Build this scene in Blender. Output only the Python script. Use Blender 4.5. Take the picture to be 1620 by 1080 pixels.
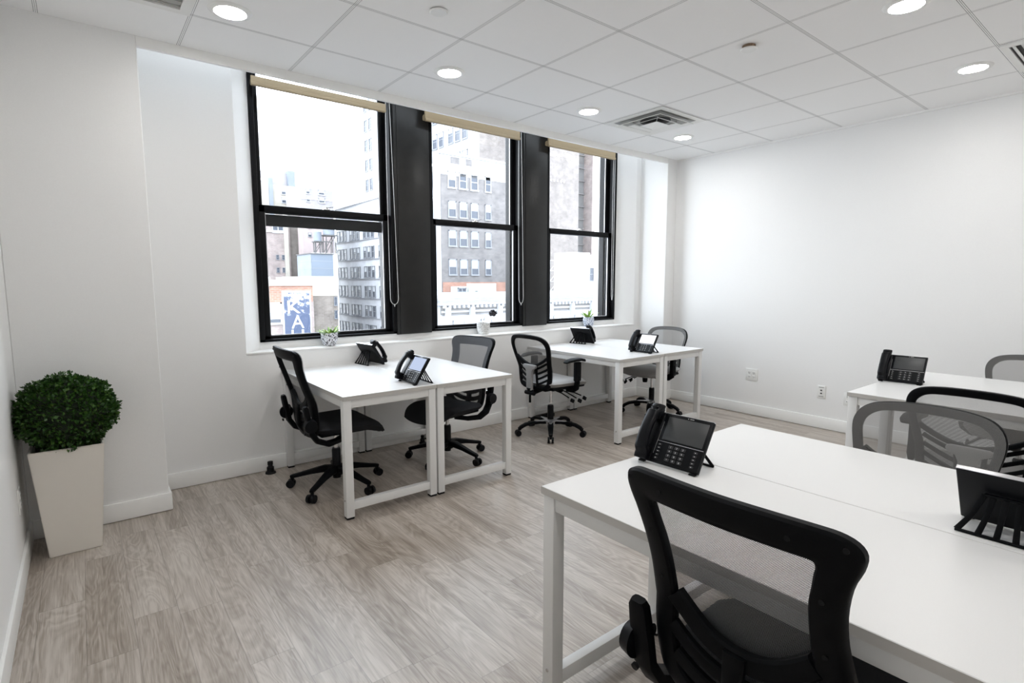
import bpy, bmesh, math, random
from mathutils import Vector, Matrix
random.seed(7)
PI = math.pi
scene = bpy.context.scene
for o in list(bpy.data.objects): bpy.data.objects.remove(o)
COL = scene.collection

# ------------------------------------------------------------ camera
cam = bpy.data.cameras.new('camera'); co = bpy.data.objects.new('camera', cam); COL.objects.link(co)
cam.sensor_width = 36.0; cam.lens = 857.4056 / 1620 * 36; cam.clip_end = 500; cam.clip_start = 0.05
R = Matrix(((0.7833, -0.6216, -0.0006), (-0.0692, -0.0861, -0.9939), (0.6177, 0.7786, -0.1105)))
M = Matrix((R[0], -R[1], -R[2])).transposed().to_4x4()
M.translation = Vector((-1.75105, -3.26757, 1.35918))
co.matrix_world = M
scene.camera = co

# ------------------------------------------------------------ world, exposure
w = bpy.data.worlds.new('overcast_sky'); scene.world = w; w.use_nodes = True
nt = w.node_tree; nt.nodes.clear()
out = nt.nodes.new('ShaderNodeOutputWorld'); bg = nt.nodes.new('ShaderNodeBackground')
tc = nt.nodes.new('ShaderNodeTexCoord'); sep = nt.nodes.new('ShaderNodeSeparateXYZ')
ramp = nt.nodes.new('ShaderNodeValToRGB')
nt.links.new(tc.outputs['Generated'], sep.inputs[0]); nt.links.new(sep.outputs['Z'], ramp.inputs[0])
ramp.color_ramp.elements[0].position = 0.0; ramp.color_ramp.elements[0].color = (0.90, 0.95, 1.0, 1)
ramp.color_ramp.elements[1].position = 0.8; ramp.color_ramp.elements[1].color = (0.80, 0.90, 1.0, 1)
nt.links.new(ramp.outputs[0], bg.inputs[0]); bg.inputs[1].default_value = 7.2
nt.links.new(bg.outputs[0], out.inputs[0])
scene.view_settings.view_transform = 'Standard'; scene.view_settings.look = 'None'
scene.view_settings.exposure = 0.27; scene.view_settings.gamma = 1.0
scene.view_settings.use_curve_mapping = False
scene.cycles.max_bounces = 12; scene.cycles.diffuse_bounces = 6; scene.cycles.transparent_max_bounces = 24
scene.cycles.sample_clamp_indirect = 8
LAMP_W = 104.0        # strength of the downlight diffusers

# light portals in the three window openings (they only steer daylight sampling)
for n, (xa, xb) in enumerate(((-0.70, 0.33), (0.72, 1.72), (2.10, 3.10))):
    l = bpy.data.lights.new('daylight_portal', 'AREA'); l.shape = 'RECTANGLE'
    l.size = xb - xa; l.size_y = 2.1; l.cycles.is_portal = True
    lo = bpy.data.objects.new('daylight_portal', l); COL.objects.link(lo)
    lo.location = ((xa + xb) / 2, 1.16, 1.97); lo.rotation_euler = (-PI / 2, 0, 0)

# ------------------------------------------------------------ materials
def mat(name, color=(.8, .8, .8), rough=.5, metal=0, spec=.5, coat=0):
    m = bpy.data.materials.new(name); m.use_nodes = True
    b = m.node_tree.nodes['Principled BSDF']
    b.inputs['Base Color'].default_value = (*color, 1); b.inputs['Roughness'].default_value = rough
    b.inputs['Metallic'].default_value = metal; b.inputs['Specular IOR Level'].default_value = spec
    b.inputs['Coat Weight'].default_value = coat
    return m
def N(m, t, **kw):
    n = m.node_tree.nodes.new(t)
    for k, v in kw.items(): setattr(n, k, v)
    return n
def LK(m, a, b): m.node_tree.links.new(a, b)
def BS(m): return m.node_tree.nodes['Principled BSDF']
def mth(m, op, a, b=None, c=None):
    n = N(m, 'ShaderNodeMath', operation=op)
    for i, v in enumerate((a, b, c)):
        if v is None: continue
        if isinstance(v, (int, float)): n.inputs[i].default_value = v
        else: LK(m, v, n.inputs[i])
    return n.outputs[0]
def noise(m, vec, scale, detail=3, rough=.5, dist=0):
    n = N(m, 'ShaderNodeTexNoise'); n.inputs['Scale'].default_value = scale; n.inputs['Detail'].default_value = detail
    n.inputs['Roughness'].default_value = rough; n.inputs['Distortion'].default_value = dist
    if vec is not None: LK(m, vec, n.inputs['Vector'])
    return n
def bump(m, h, strength, dist=.01):
    b = N(m, 'ShaderNodeBump'); b.inputs['Strength'].default_value = strength; b.inputs['Distance'].default_value = dist
    LK(m, h, b.inputs['Height']); LK(m, b.outputs[0], BS(m).inputs['Normal'])
def rampn(m, fac, stops):
    r = N(m, 'ShaderNodeValToRGB'); LK(m, fac, r.inputs[0]); e = r.color_ramp.elements
    while len(e) < len(stops): e.new(.5)
    for i, (p, c) in enumerate(stops): e[i].position = p; e[i].color = (*c, 1)
    return r.outputs[0]
def ocoord(m): return N(m, 'ShaderNodeTexCoord').outputs['Object']
def textured(name, color, rough, nscale=60, amt=.08, bmp=.05, **kw):
    m = mat(name, color, rough, **kw); oc = ocoord(m); n = noise(m, oc, nscale, 4)
    lo = tuple(c * (1 - amt) for c in color); hi = tuple(min(1, c * (1 + amt)) for c in color)
    LK(m, rampn(m, n.outputs['Fac'], [(.3, lo), (.7, hi)]), BS(m).inputs['Base Color'])
    if bmp: bump(m, n.outputs['Fac'], bmp, .002)
    return m

M_wall = textured('painted_wall', (.84, .84, .835), .55, 220, .012, .06, spec=.3)
M_trim = mat('painted_trim', (.88, .88, .865), .35)
M_desk = textured('white_laminate', (.78, .78, .775), .34, 400, .01, 0)
M_edge = mat('laminate_edge', (.50, .485, .46), .5)
M_steel = mat('white_powder_coat', (.74, .74, .73), .35)
M_foot = mat('black_rubber', (.006, .006, .007), .6, spec=.2)
M_black = textured('black_nylon', (.0032, .0036, .0046), .5, 300, .2, .08, spec=.09)
M_blackg = mat('black_plastic', (.004, .0045, .006), .35, spec=.16)
M_seatk = textured('black_fabric', (.026, .027, .031), .85, 900, .4, .3, spec=.15)
M_seatg = textured('grey_vinyl', (.32, .315, .31), .45, 200, .06, .05)
M_grey = mat('grey_plastic', (.30, .30, .30), .4)
M_chrome = mat('chrome', (.75, .75, .76), .18, 1)
M_frame = textured('black_window_paint', (.004, .0042, .005), .42, 30, .15, .05, spec=.14)
M_pier = textured('dark_brown_panel', (.016, .0155, .015), .36, 12, .12, .06, spec=.3)
M_tan = mat('tan_roller_fabric', (.42, .33, .21), .6)
M_bead = mat('grey_bead_chain', (.55, .55, .54), .35)
M_keys = mat('phone_keys', (.02, .021, .024), .35)
M_screen = mat('phone_screen', (.045, .048, .05), .38, spec=.5)
M_mark = mat('white_print', (.75, .75, .75), .5)
M_silver = mat('silver_strip', (.6, .6, .62), .3, .8)
M_planter = mat('cream_planter', (.74, .70, .64), .45)
M_soil = textured('dark_soil', (.03, .022, .016), .9, 80, .4, .5)
M_plate = mat('white_plate', (.82, .82, .80), .3)
M_slot = mat('dark_slot', (.05, .05, .05), .6)
M_duct = mat('dark_duct', (.03, .03, .03), .7)
M_galv = mat('galvanised_metal', (.35, .35, .34), .45, .7)
M_rust = textured('rusty_ring', (.22, .15, .10), .8, 100, .3, .2)

def emit(name, color, s):
    m = bpy.data.materials.new(name); m.use_nodes = True; t = m.node_tree; t.nodes.clear()
    o = t.nodes.new('ShaderNodeOutputMaterial'); e = t.nodes.new('ShaderNodeEmission')
    e.inputs[0].default_value = (*color, 1); e.inputs[1].default_value = s; t.links.new(e.outputs[0], o.inputs[0])
    return m
M_lamp = emit('downlight_diffuser', (1, .975, .94), LAMP_W)

M_glare1 = emit('lit_blue_screen', (.62, .72, .95), .75); M_glare2 = emit('lit_white_screen', (.97, .98, 1), 1.0)  # glow added to two phone screens in place of bright reflections
def glassmat(name, tint=(.97, .98, .99)):
    m = bpy.data.materials.new(name); m.use_nodes = True; t = m.node_tree; t.nodes.clear()
    o = t.nodes.new('ShaderNodeOutputMaterial'); mx = t.nodes.new('ShaderNodeMixShader')
    tr = t.nodes.new('ShaderNodeBsdfTransparent'); gl = t.nodes.new('ShaderNodeBsdfGlossy'); lw = t.nodes.new('ShaderNodeLayerWeight'); pw = t.nodes.new('ShaderNodeMath'); pw.operation = 'POWER'; fr = t.nodes.new('ShaderNodeMath'); fr.operation = 'MULTIPLY_ADD'
    tr.inputs[0].default_value = (*tint, 1); gl.inputs['Roughness'].default_value = .01; t.links.new(lw.outputs['Facing'], pw.inputs[0]); pw.inputs[1].default_value = 5; t.links.new(pw.outputs[0], fr.inputs[0]); fr.inputs[1].default_value = .9; fr.inputs[2].default_value = .03
    t.links.new(fr.outputs[0], mx.inputs[0]); t.links.new(tr.outputs[0], mx.inputs[1]); t.links.new(gl.outputs[0], mx.inputs[2])
    t.links.new(mx.outputs[0], o.inputs[0]); return m
M_glass = glassmat('window_glass')

def meshmat(name, color, cover=.5, pitch=.0034):
    """woven mesh: diagonal threads with holes between them"""
    m = mat(name, color, .6); oc = ocoord(m); s = N(m, 'ShaderNodeSeparateXYZ'); LK(m, oc, s.inputs[0])
    a = mth(m, 'MULTIPLY', mth(m, 'ADD', s.outputs['Y'], mth(m, 'MULTIPLY', s.outputs['Z'], 1.0)), 2 * PI / pitch)
    b = mth(m, 'MULTIPLY', mth(m, 'SUBTRACT', s.outputs['Y'], s.outputs['Z']), 2 * PI / (pitch * 1.0))
    sa = mth(m, 'SINE', a); sb = mth(m, 'SINE', b)
    ta = mth(m, 'GREATER_THAN', sa, math.cos(PI * cover * .78)); tb = mth(m, 'GREATER_THAN', sb, math.cos(PI * cover * .42))
    f = mth(m, 'MAXIMUM', ta, tb)
    t = m.node_tree; tr = t.nodes.new('ShaderNodeBsdfTransparent'); mx = t.nodes.new('ShaderNodeMixShader')
    t.links.new(f, mx.inputs[0]); t.links.new(tr.outputs[0], mx.inputs[1]); t.links.new(BS(m).outputs[0], mx.inputs[2])
    t.links.new(mx.outputs[0], t.nodes['Material Output'].inputs[0]); return m
M_meshk = meshmat('black_mesh_fabric', (.085, .087, .095), .60)
M_meshg = meshmat('grey_mesh_fabric', (.20, .195, .19), .54)

# floor: grey-brown oak planks running towards the windows
def floor_mat():
    m = mat('oak_vinyl_planks', (.3, .25, .2), .33); oc = ocoord(m); s = N(m, 'ShaderNodeSeparateXYZ'); LK(m, oc, s.inputs[0])
    W_, L_ = .152, .92
    px = mth(m, 'DIVIDE', s.outputs['X'], W_); ix = mth(m, 'FLOOR', px); fx = mth(m, 'FRACT', px)
    wn = N(m, 'ShaderNodeTexWhiteNoise', noise_dimensions='1D'); LK(m, ix, wn.inputs['W'])
    py = mth(m, 'ADD', mth(m, 'DIVIDE', s.outputs['Y'], L_), mth(m, 'MULTIPLY', wn.outputs['Value'], 7.3))
    iy = mth(m, 'FLOOR', py); fy = mth(m, 'FRACT', py)
    cid = N(m, 'ShaderNodeCombineXYZ'); LK(m, ix, cid.inputs[0]); LK(m, iy, cid.inputs[1])
    wn2 = N(m, 'ShaderNodeTexWhiteNoise', noise_dimensions='2D'); LK(m, cid.outputs[0], wn2.inputs['Vector'])
    rnd = wn2.outputs['Value']
    # per-plank shifted grain coordinates
    gx = mth(m, 'ADD', s.outputs['X'], mth(m, 'MULTIPLY', rnd, 13.0)); gy = mth(m, 'ADD', s.outputs['Y'], mth(m, 'MULTIPLY', rnd, 31.0))
    c1 = N(m, 'ShaderNodeCombineXYZ'); LK(m, mth(m, 'MULTIPLY', gx, 6.5), c1.inputs[0]); LK(m, mth(m, 'MULTIPLY', gy, 1.0), c1.inputs[1])
    n1 = noise(m, c1.outputs[0], 1.0, 3, .55, 1.1)
    rings = mth(m, 'FRACT', mth(m, 'MULTIPLY', n1.outputs['Fac'], 12.0))
    tri = mth(m, 'ABSOLUTE', mth(m, 'SUBTRACT', mth(m, 'MULTIPLY', rings, 2.0), 1.0))
    c2 = N(m, 'ShaderNodeCombineXYZ'); LK(m, mth(m, 'MULTIPLY', gx, 170.0), c2.inputs[0]); LK(m, mth(m, 'MULTIPLY', gy, 5.0), c2.inputs[1])
    n2 = noise(m, c2.outputs[0], 1.0, 4, .6)
    c3 = N(m, 'ShaderNodeCombineXYZ'); LK(m, mth(m, 'MULTIPLY', gx, 16.0), c3.inputs[0]); LK(m, mth(m, 'MULTIPLY', gy, .8), c3.inputs[1])
    n3 = noise(m, c3.outputs[0], 1.0, 3, .6)
    v = mth(m, 'ADD', mth(m, 'MULTIPLY', tri, .11), mth(m, 'MULTIPLY', n2.outputs['Fac'], .42))
    v = mth(m, 'ADD', v, mth(m, 'MULTIPLY', n3.outputs['Fac'], .50))
    v = mth(m, 'ADD', v, mth(m, 'MULTIPLY', mth(m, 'SUBTRACT', rnd, .5), .12))
    col = rampn(m, v, [(.26, (.15, .115, .086)), (.46, (.32, .272, .228)), (.66, (.52, .47, .42))])
    # joints
    ex = mth(m, 'MULTIPLY', mth(m, 'MINIMUM', fx, mth(m, 'SUBTRACT', 1.0, fx)), W_)
    ey = mth(m, 'MULTIPLY', mth(m, 'MINIMUM', fy, mth(m, 'SUBTRACT', 1.0, fy)), L_)
    j = mth(m, 'LESS_THAN', mth(m, 'MINIMUM', ex, ey), .0011)
    mx = N(m, 'ShaderNodeMix', data_type='RGBA'); LK(m, mth(m, 'MULTIPLY', j, .42), mx.inputs[0]); LK(m, col, mx.inputs[6])
    mx.inputs[7].default_value = (.05, .04, .03, 1); LK(m, mx.outputs[2], BS(m).inputs['Base Color'])
    LK(m, mth(m, 'ADD', .30, mth(m, 'MULTIPLY', n2.outputs['Fac'], .16)), BS(m).inputs['Roughness'])
    bump(m, mth(m, 'SUBTRACT', n2.outputs['Fac'], mth(m, 'MULTIPLY', j, 1.5)), .12, .001)
    return m
M_floor = floor_mat(); BS(M_floor).inputs['Specular IOR Level'].default_value = 1.0

TILE = .6096
def ceiling_mat():
    m = mat('acoustic_ceiling_tiles', (.80, .80, .79), .8, spec=.2); oc = ocoord(m); s = N(m, 'ShaderNodeSeparateXYZ'); LK(m, oc, s.inputs[0])
    def d(o):
        f = mth(m, 'FRACT', mth(m, 'ADD', mth(m, 'DIVIDE', o, TILE), 100.5)); return mth(m, 'MULTIPLY', mth(m, 'SUBTRACT', f, .5), TILE)
    dx = d(s.outputs['X']); dy = d(s.outputs['Y'])
    ax = mth(m, 'ABSOLUTE', dx); ay = mth(m, 'ABSOLUTE', dy)
    # main runners along y (reveal on both sides and a centre gap), cross tees along x
    g1 = mth(m, 'LESS_THAN', mth(m, 'ABSOLUTE', mth(m, 'SUBTRACT', ax, .0075)), .0011)
    g2 = mth(m, 'LESS_THAN', mth(m, 'ABSOLUTE', mth(m, 'SUBTRACT', ay, .0075)), .0012)
    g3 = mth(m, 'LESS_THAN', ay, .0012); g4 = mth(m, 'LESS_THAN', ax, .0008)
    g = mth(m, 'MAXIMUM', mth(m, 'MULTIPLY', g1, .8), mth(m, 'MAXIMUM', mth(m, 'MULTIPLY', g2, .8), mth(m, 'MAXIMUM', mth(m, 'MULTIPLY', g3, .7), mth(m, 'MULTIPLY', g4, .8))))
    n = noise(m, oc, 500, 2)
    mx = N(m, 'ShaderNodeMix', data_type='RGBA'); LK(m, g, mx.inputs[0])
    mx.inputs[6].default_value = (.94, .94, .94, 1); mx.inputs[7].default_value = (.10, .10, .10, 1)
    LK(m, mx.outputs[2], BS(m).inputs['Base Color'])
    bump(m, mth(m, 'SUBTRACT', mth(m, 'MULTIPLY', n.outputs['Fac'], .3), g), .25, .002)
    return m
M_ceil = ceiling_mat()

# ------------------------------------------------------------ mesh helpers
class MB:
    def __init__(s): s.bm = bmesh.new()
    def box(s, c, d, bev=0, seg=2, rot=None):
        b = bmesh.new(); bmesh.ops.create_cube(b, size=1)
        bmesh.ops.scale(b, vec=d, verts=b.verts)
        if bev: bmesh.ops.bevel(b, geom=b.edges[:], offset=bev, segments=seg, affect='EDGES', profile=.5)
        if rot is not None: bmesh.ops.transform(b, matrix=rot.to_4x4(), verts=b.verts)
        bmesh.ops.translate(b, vec=c, verts=b.verts); s.add(b); return s
    def b2(s, lo, hi, bev=0, seg=2):
        return s.box([(a + b) / 2 for a, b in zip(lo, hi)], [abs(b - a) for a, b in zip(lo, hi)], bev, seg)
    def add(s, b, mtx=None):
        me = bpy.data.meshes.new('t'); b.to_mesh(me); b.free()
        if mtx is not None: me.transform(mtx)
        s.bm.from_mesh(me); bpy.data.meshes.remove(me); return s
    def cyl(s, p0, p1, r0, r1=None, seg=20, cap=True):
        p0, p1 = Vector(p0), Vector(p1); r1 = r0 if r1 is None else r1; d = p1 - p0
        b = bmesh.new(); bmesh.ops.create_cone(b, cap_ends=cap, segments=seg, radius1=r0, radius2=r1, depth=d.length)
        q = Vector((0, 0, 1)).rotation_difference(d.normalized()).to_matrix().to_4x4()
        bmesh.ops.transform(b, matrix=Matrix.Translation((p0 + p1) / 2) @ q, verts=b.verts); return s.add(b)
    def sph(s, c, r, seg=16, sc=(1, 1, 1)):
        b = bmesh.new(); bmesh.ops.create_uvsphere(b, u_segments=seg, v_segments=max(6, seg // 2), radius=r)
        bmesh.ops.scale(b, vec=sc, verts=b.verts); bmesh.ops.translate(b, vec=c, verts=b.verts); return s.add(b)
    def lathe(s, prof, c=(0, 0, 0), seg=28, cap=True):
        b = s.bm; rows = []
        for r, z in prof:
            rows.append([b.verts.new((c[0] + r * math.cos(2 * PI * k / seg), c[1] + r * math.sin(2 * PI * k / seg), c[2] + z)) for k in range(seg)])
        for a, d in zip(rows, rows[1:]):
            for k in range(seg):
                try: b.faces.new((a[k], a[(k + 1) % seg], d[(k + 1) % seg], d[k]))
                except ValueError: pass
        for rw, fl in (((rows[0], True), (rows[-1], False)) if cap else ()):
            try: b.faces.new(rw[::-1] if fl else rw)
            except ValueError: pass
        return s
    def sweep(s, pts, w, h, n=10, closed=False, up=(0, 0, 1), sq=.6):
        """superellipse section w (sideways) x h (along up) along pts; w,h may be lists"""
        P = [Vector(p) for p in pts]; b = s.bm; rows = []; m_ = len(P)
        for i, p in enumerate(P):
            t = (P[(i + 1) % m_] - P[i - 1]) if closed else (P[min(i + 1, m_ - 1)] - P[max(i - 1, 0)])
            t.normalize(); u = Vector(up); sd = t.cross(u)
            if sd.length < 1e-4: sd = t.cross(Vector((0, 1, 0)))
            sd.normalize(); v = sd.cross(t).normalized()
            ww = (w[i] if isinstance(w, (list, tuple)) else w) / 2; hh = (h[i] if isinstance(h, (list, tuple)) else h) / 2
            row = []
            for k in range(n):
                a = 2 * PI * (k + .5) / n; ca, sa = math.cos(a), math.sin(a)
                row.append(b.verts.new(p + sd * ww * math.copysign(abs(ca) ** sq, ca) + v * hh * math.copysign(abs(sa) ** sq, sa)))
            rows.append(row)
        rng = range(m_) if closed else range(m_ - 1)
        for i in rng:
            a, c = rows[i], rows[(i + 1) % m_]
            for k in range(n): b.faces.new((a[k], a[(k + 1) % n], c[(k + 1) % n], c[k]))
        if not closed: b.faces.new(rows[0][::-1]); b.faces.new(rows[-1])
        return s
    def prism(s, poly, thick, mtx=None, bev=0):
        """2-D polygon in local xy extruded along z"""
        b = bmesh.new(); vs = [b.verts.new((x, y, 0)) for x, y in poly]; f = b.faces.new(vs)
        r = bmesh.ops.extrude_face_region(b, geom=[f]); vv = [g for g in r['geom'] if isinstance(g, bmesh.types.BMVert)]
        bmesh.ops.translate(b, vec=(0, 0, thick), verts=vv); bmesh.ops.recalc_face_normals(b, faces=b.faces)
        if bev: bmesh.ops.bevel(b, geom=b.edges[:], offset=bev, segments=2, affect='EDGES', profile=.5)
        return s.add(b, mtx)
    def build(s, name, material, parent=None, smooth=35, loc=None, recalc=True):
        if recalc: bmesh.ops.recalc_face_normals(s.bm, faces=s.bm.faces)
        me = bpy.data.meshes.new(name); s.bm.to_mesh(me); s.bm.free(); me.materials.append(material)
        if smooth:
            for p in me.polygons: p.use_smooth = True
            me.set_sharp_from_angle(angle=math.radians(smooth))
        o = bpy.data.objects.new(name, me); COL.objects.link(o); o.parent = parent
        if loc is not None: o.location = loc
        return o
def tag(o, label=None, cat=None, group=None, kind=None):
    if label: o['label'] = label
    if cat: o['category'] = cat
    if group: o['group'] = group
    if kind: o['kind'] = kind
    return o
def thing(name, label, cat, loc=(0, 0, 0), rz=0, group=None):
    o = bpy.data.objects.new(name, None); COL.objects.link(o); o.location = loc; o.rotation_euler = (0, 0, rz)
    o.empty_display_size = .1
    return tag(o, label, cat, group)
KIDS = {}
def copy_tree(o, parent=None):
    c = o.copy(); COL.objects.link(c)
    if parent is not None: c.parent = parent
    for ch in [x for x in list(COL.objects) if x.parent == o]: copy_tree(ch, c)
    return c
def struct(name, mb, m, parent=None, smooth=35):
    o = mb.build(name, m, parent, smooth)
    if parent is None: o['kind'] = 'structure'
    return o

# ------------------------------------------------------------ room shell
XL, XR, YB, ZC = -2.045, 3.553, -5.6, 2.692
YP, YW, YN = .452, .81, .975       # pilaster face, recessed wall, plane under the window frame
XPL, XPR = -1.418, 3.385
NL, NR = -.875, 3.302              # window niche
SILL = .862; ZT = 3.06
struct('floor', MB().b2((XL - .1, YB - .1, -.06), (XR + .1, 1.0, 0)), M_floor)
struct('ceiling', MB().b2((XL - .1, YB - .1, ZC), (XR + .1, YP + .002, ZC + .10)), M_ceil)
struct('wall_left', MB().b2((XL - .12, YB - .1, 0), (XL, 1.1, ZT)), M_wall)
struct('wall_right', MB().b2((XR, YB - .1, 0), (XR + .12, 1.1, ZT)), M_wall)
struct('wall_back', MB().b2((XL, YB - .12, 0), (XR, YB, ZT)), M_wall)
wb = MB()
wb.b2((XL, YP, 0), (XPL, 1.3, ZT + .1), .004, 1)             # left pilaster
wb.b2((XPR, YP, 0), (XR, 1.3, ZT + .1), .004, 1)             # right pilaster
wb.b2((XPL, YW, 0), (NL, 1.3, ZT + .1))                      # recessed wall left of the niche
wb.b2((NR, YW, 0), (XPR, 1.3, ZT + .1))                      # right of the niche
wb.b2((NL, YW, 0), (NR, 1.3, SILL - .012))                   # below the sill
wb.b2((NL, YN, SILL - .012), (NR, 1.3, .914))                # upstand under the frames
wb.b2((XPL, YP + .022, ZT), (XPR, 1.3, ZT + .1))             # top of the blind pocket
wb.b2((NL, YN + .06, 3.0), (NR, 1.3, ZT + .01))
wb.prism([(NL, YW), (-.742, YN), (-.742, 1.3), (NL, 1.3)], ZT - SILL + .012, Matrix.Translation((0, 0, SILL - .012)))
wb.prism([(NR, YW), (NR, 1.3), (3.14, 1.3), (3.14, YN)], ZT - SILL + .012, Matrix.Translation((0, 0, SILL - .012)))
struct('wall_window', wb, M_wall, smooth=0)
sp = MB(); sp.prism([(NL - .002, YW - .006), (NR + .002, YW - .006), (NR + .002, YW + .01), (3.142, YN + .002), (-.744, YN + .002), (NL - .002, YW + .01)], .012, Matrix.Translation((0, 0, SILL - .011)), .002)
struct('trim_1', sp, M_trim)
struct('trim_2', MB().b2((XPL, YP, ZC - .056), (XPR, YP + .022, ZC + .3)), M_trim)   # fascia at the ceiling edge
struct('trim_3', MB().b2((XL, YB, ZC - .016), (XL + .012, YP, ZC), 0), M_trim)
struct('trim_4', MB().b2((XR - .012, YB, ZC - .016), (XR, YP, ZC), 0), M_trim)
def baseboard(name, segs):
    b = MB()
    for lo, hi in segs: b.b2((lo[0], lo[1], 0.003), (hi[0], hi[1], .108), .003, 2)
    struct(name, b, M_trim)
BT = .014
baseboard('baseboard_left', [((XL, YB), (XL + BT, YP))])
baseboard('baseboard_right', [((XR - BT, YB), (XR, YP))])
baseboard('baseboard_window', [((XL + BT, YP - BT), (XPL + BT, YP)), ((XPL, YP), (XPL + BT, YW)), ((XPL + BT, YW - BT), (XPR - BT, YW)),
                               ((XPR - BT, YP), (XPR, YW)), ((XPR - BT, YP - BT), (XR - BT, YP))])
baseboard('baseboard_back', [((XL + BT, YB), (XR - BT, YB + BT))])
# back wall opening is a plain door far behind the viewer
d = struct('door_1', MB().b2((-.2, YB, 0.005), (.75, YB + .03, 2.08), .004), M_trim)
MB().cyl((.66, YB + .03, 1.0), (.66, YB + .08, 1.0), .012).cyl((.66, YB + .075, 1.0), (.56, YB + .075, 1.0), .010).build('door_handle', M_chrome, d)

# dark pier panels between the windows
PIERS = ((.352, .690), (1.745, 2.068))
for n, (a, b_) in enumerate(PIERS):
    p = MB().b2((a, YN - .018, .905), (b_, 1.25, 3.03), .004, 2)
    p.b2((a + .028, YN - .024, .91), (b_ - .03, YN - .01, 3.02), .003, 2)
    struct('trim_%d' % (5 + n), p, M_pier)

# ------------------------------------------------------------ windows (double hung)
WINS = ((-.742, .352), (.690, 1.745), (2.068, 3.14))
def window(n, xa, xb):
    zb, zt = .914, 3.0
    fr = MB(); f = .034
    fr.b2((xa, YN - .012, zb), (xa + f, 1.20, zt), .003); fr.b2((xb - f, YN - .012, zb), (xb, 1.20, zt), .003)
    fr.b2((xa, YN - .012, zb), (xb, 1.20, zb + .020), .003); fr.b2((xa, YN - .012, zt - .04), (xb, 1.20, zt), .003)
    fr.b2((xb - f - .014, 1.045, zb), (xb - f + .002, 1.052, zt)); fr.b2((xa + f - .002, 1.045, zb), (xa + f + .014, 1.052, zt))
    fr.b2((xb - f - .014, 1.112, zb), (xb - f + .002, 1.119, zt)); fr.b2((xa + f - .002, 1.112, zb), (xa + f + .014, 1.119, zt))
    W = struct('window_%d' % n, fr, M_frame)
    xi, xj = xa + f, xb - f
    def sash(name, y0, y1, z0, z1, st, bot, top):
        s = MB(); s.b2((xi, y0, z0), (xi + st, y1, z1), .004); s.b2((xj - st, y0, z0), (xj, y1, z1), .004)
        s.b2((xi, y0, z0), (xj, y1, z0 + bot), .004); s.b2((xi, y0, z1 - top), (xj, y1, z1), .004)
        o = s.build(name, M_frame, W)
        MB().b2((xi + st - .002, (y0 + y1) / 2 - .002, z0 + bot - .002), (xj - st + .002, (y0 + y1) / 2 + .002, z1 - top + .002)).build('glass', M_glass, o, 0)
        q = (y0 + y1) / 2 - .010
        g = MB()
        for (a, c) in (((xi + st, q, z0 + bot), (xi + st + .005, q + .006, z1 - top)), ((xj - st - .005, q, z0 + bot), (xj - st, q + .006, z1 - top)),
                       ((xi + st, q, z0 + bot), (xj - st, q + .006, z0 + bot + .005))): g.b2(a, c)
        g.build('glazing_bead', M_silver, o)
        return o
    lo = sash('lower_sash', 1.0, 1.042, zb + .012, 1.912, .050, .030, .054)
    sash('upper_sash', 1.056, 1.098, 1.862, zt - .03, .046, .05, .05)
    if n == 1:   # storm window rail behind the lower glass
        MB().b2((xi, 1.13, 1.775), (xj, 1.16, 1.862), .004).build('storm_rail', M_frame, W)
    xm = (xi + xj) / 2 + .0
    k = MB(); k.b2((xm - .03, 1.01, 1.912), (xm + .02, 1.035, 1.920), .002)
    k.cyl((xm + .0, 1.022, 1.918), (xm + .0, 1.022, 1.934), .010); k.sweep([(xm, 1.022, 1.93), (xm + .03, 1.012, 1.934), (xm + .05, 1.005, 1.937)], .010, .006)
    k.build('sash_lock', M_chrome, W)
    t = MB(); t.cyl((xb - f - .012, 1.046, 1.12), (xb - f - .012, 1.040, 1.12), .004); t.build('screw', M_silver, W)
    return W
for i, (a, b_) in enumerate(WINS): window(i + 1, a, b_)

# ------------------------------------------------------------ roller blinds with bead chains
BLN = ['tan roller blind rolled up at the top of the left window', 'tan roller blind rolled up at the top of the middle window',
       'tan roller blind rolled up at the top of the right window']
for i, (xa, xb) in enumerate(((-.735, .262), (.618, 1.648), (2.015, 3.02))):
    t = thing('roller_blind', BLN[i], 'blind', ((xa + xb) / 2, .90, 2.70), 0, 'roller blinds above the windows')
    h = (xb - xa) / 2
    zt = .064 if i == 0 else .22
    m_ = MB(); m_.b2((-h, -.012, .004), (h, .004, zt), .003); m_.cyl((-h + .01, .030, .036), (h - .01, .030, .036), .025); m_.build('fabric', M_tan, t)
    MB().b2((-h, -.020, 0), (h, .010, .024), .006, 3).build('hem_bar', M_tan, t)
    if i == 0:
        MB().b2((-h, -.012, .09), (-h + .05, .004, .25)).build('bracket', M_tan, t); MB().b2((h - .14, -.012, .09), (h, .004, .25)).build('bracket', M_tan, t)
    # bead chain loop
    xo = h + .028; pts = []
    zbot = (1.165, 1.14, 1.16)[i] - 2.70; wd = (.036, .028, .012)[i]
    for k in range(26):
        a = k / 25; z = .30 + (zbot + .05 - .30) * a; pts.append((xo - .008 - (.006 * math.sin(a * PI)), .03, z))
    for k in range(1, 8):
        a = PI * k / 8; pts.append((xo - .008 + wd - wd * math.cos(a), .03, zbot + .05 - .05 * math.sin(a)))
    for k in range(26):
        a = 1 - k / 25; z = .30 + (zbot + .05 - .30) * a; pts.append((xo - .008 + .022 + (2 * wd - .022) * a ** .8, .03, z))
    ch = MB().sweep(pts, .0042, .0042, 6, up=(0, 1, 0)); ch.build('bead_chain', M_bead, t)
    MB().cyl((xo - .008 + wd, .03, zbot + .003), (xo - .008 + wd, .03, zbot - .018), .006, .003, 10).build('chain_connector', M_bead, t)

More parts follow.
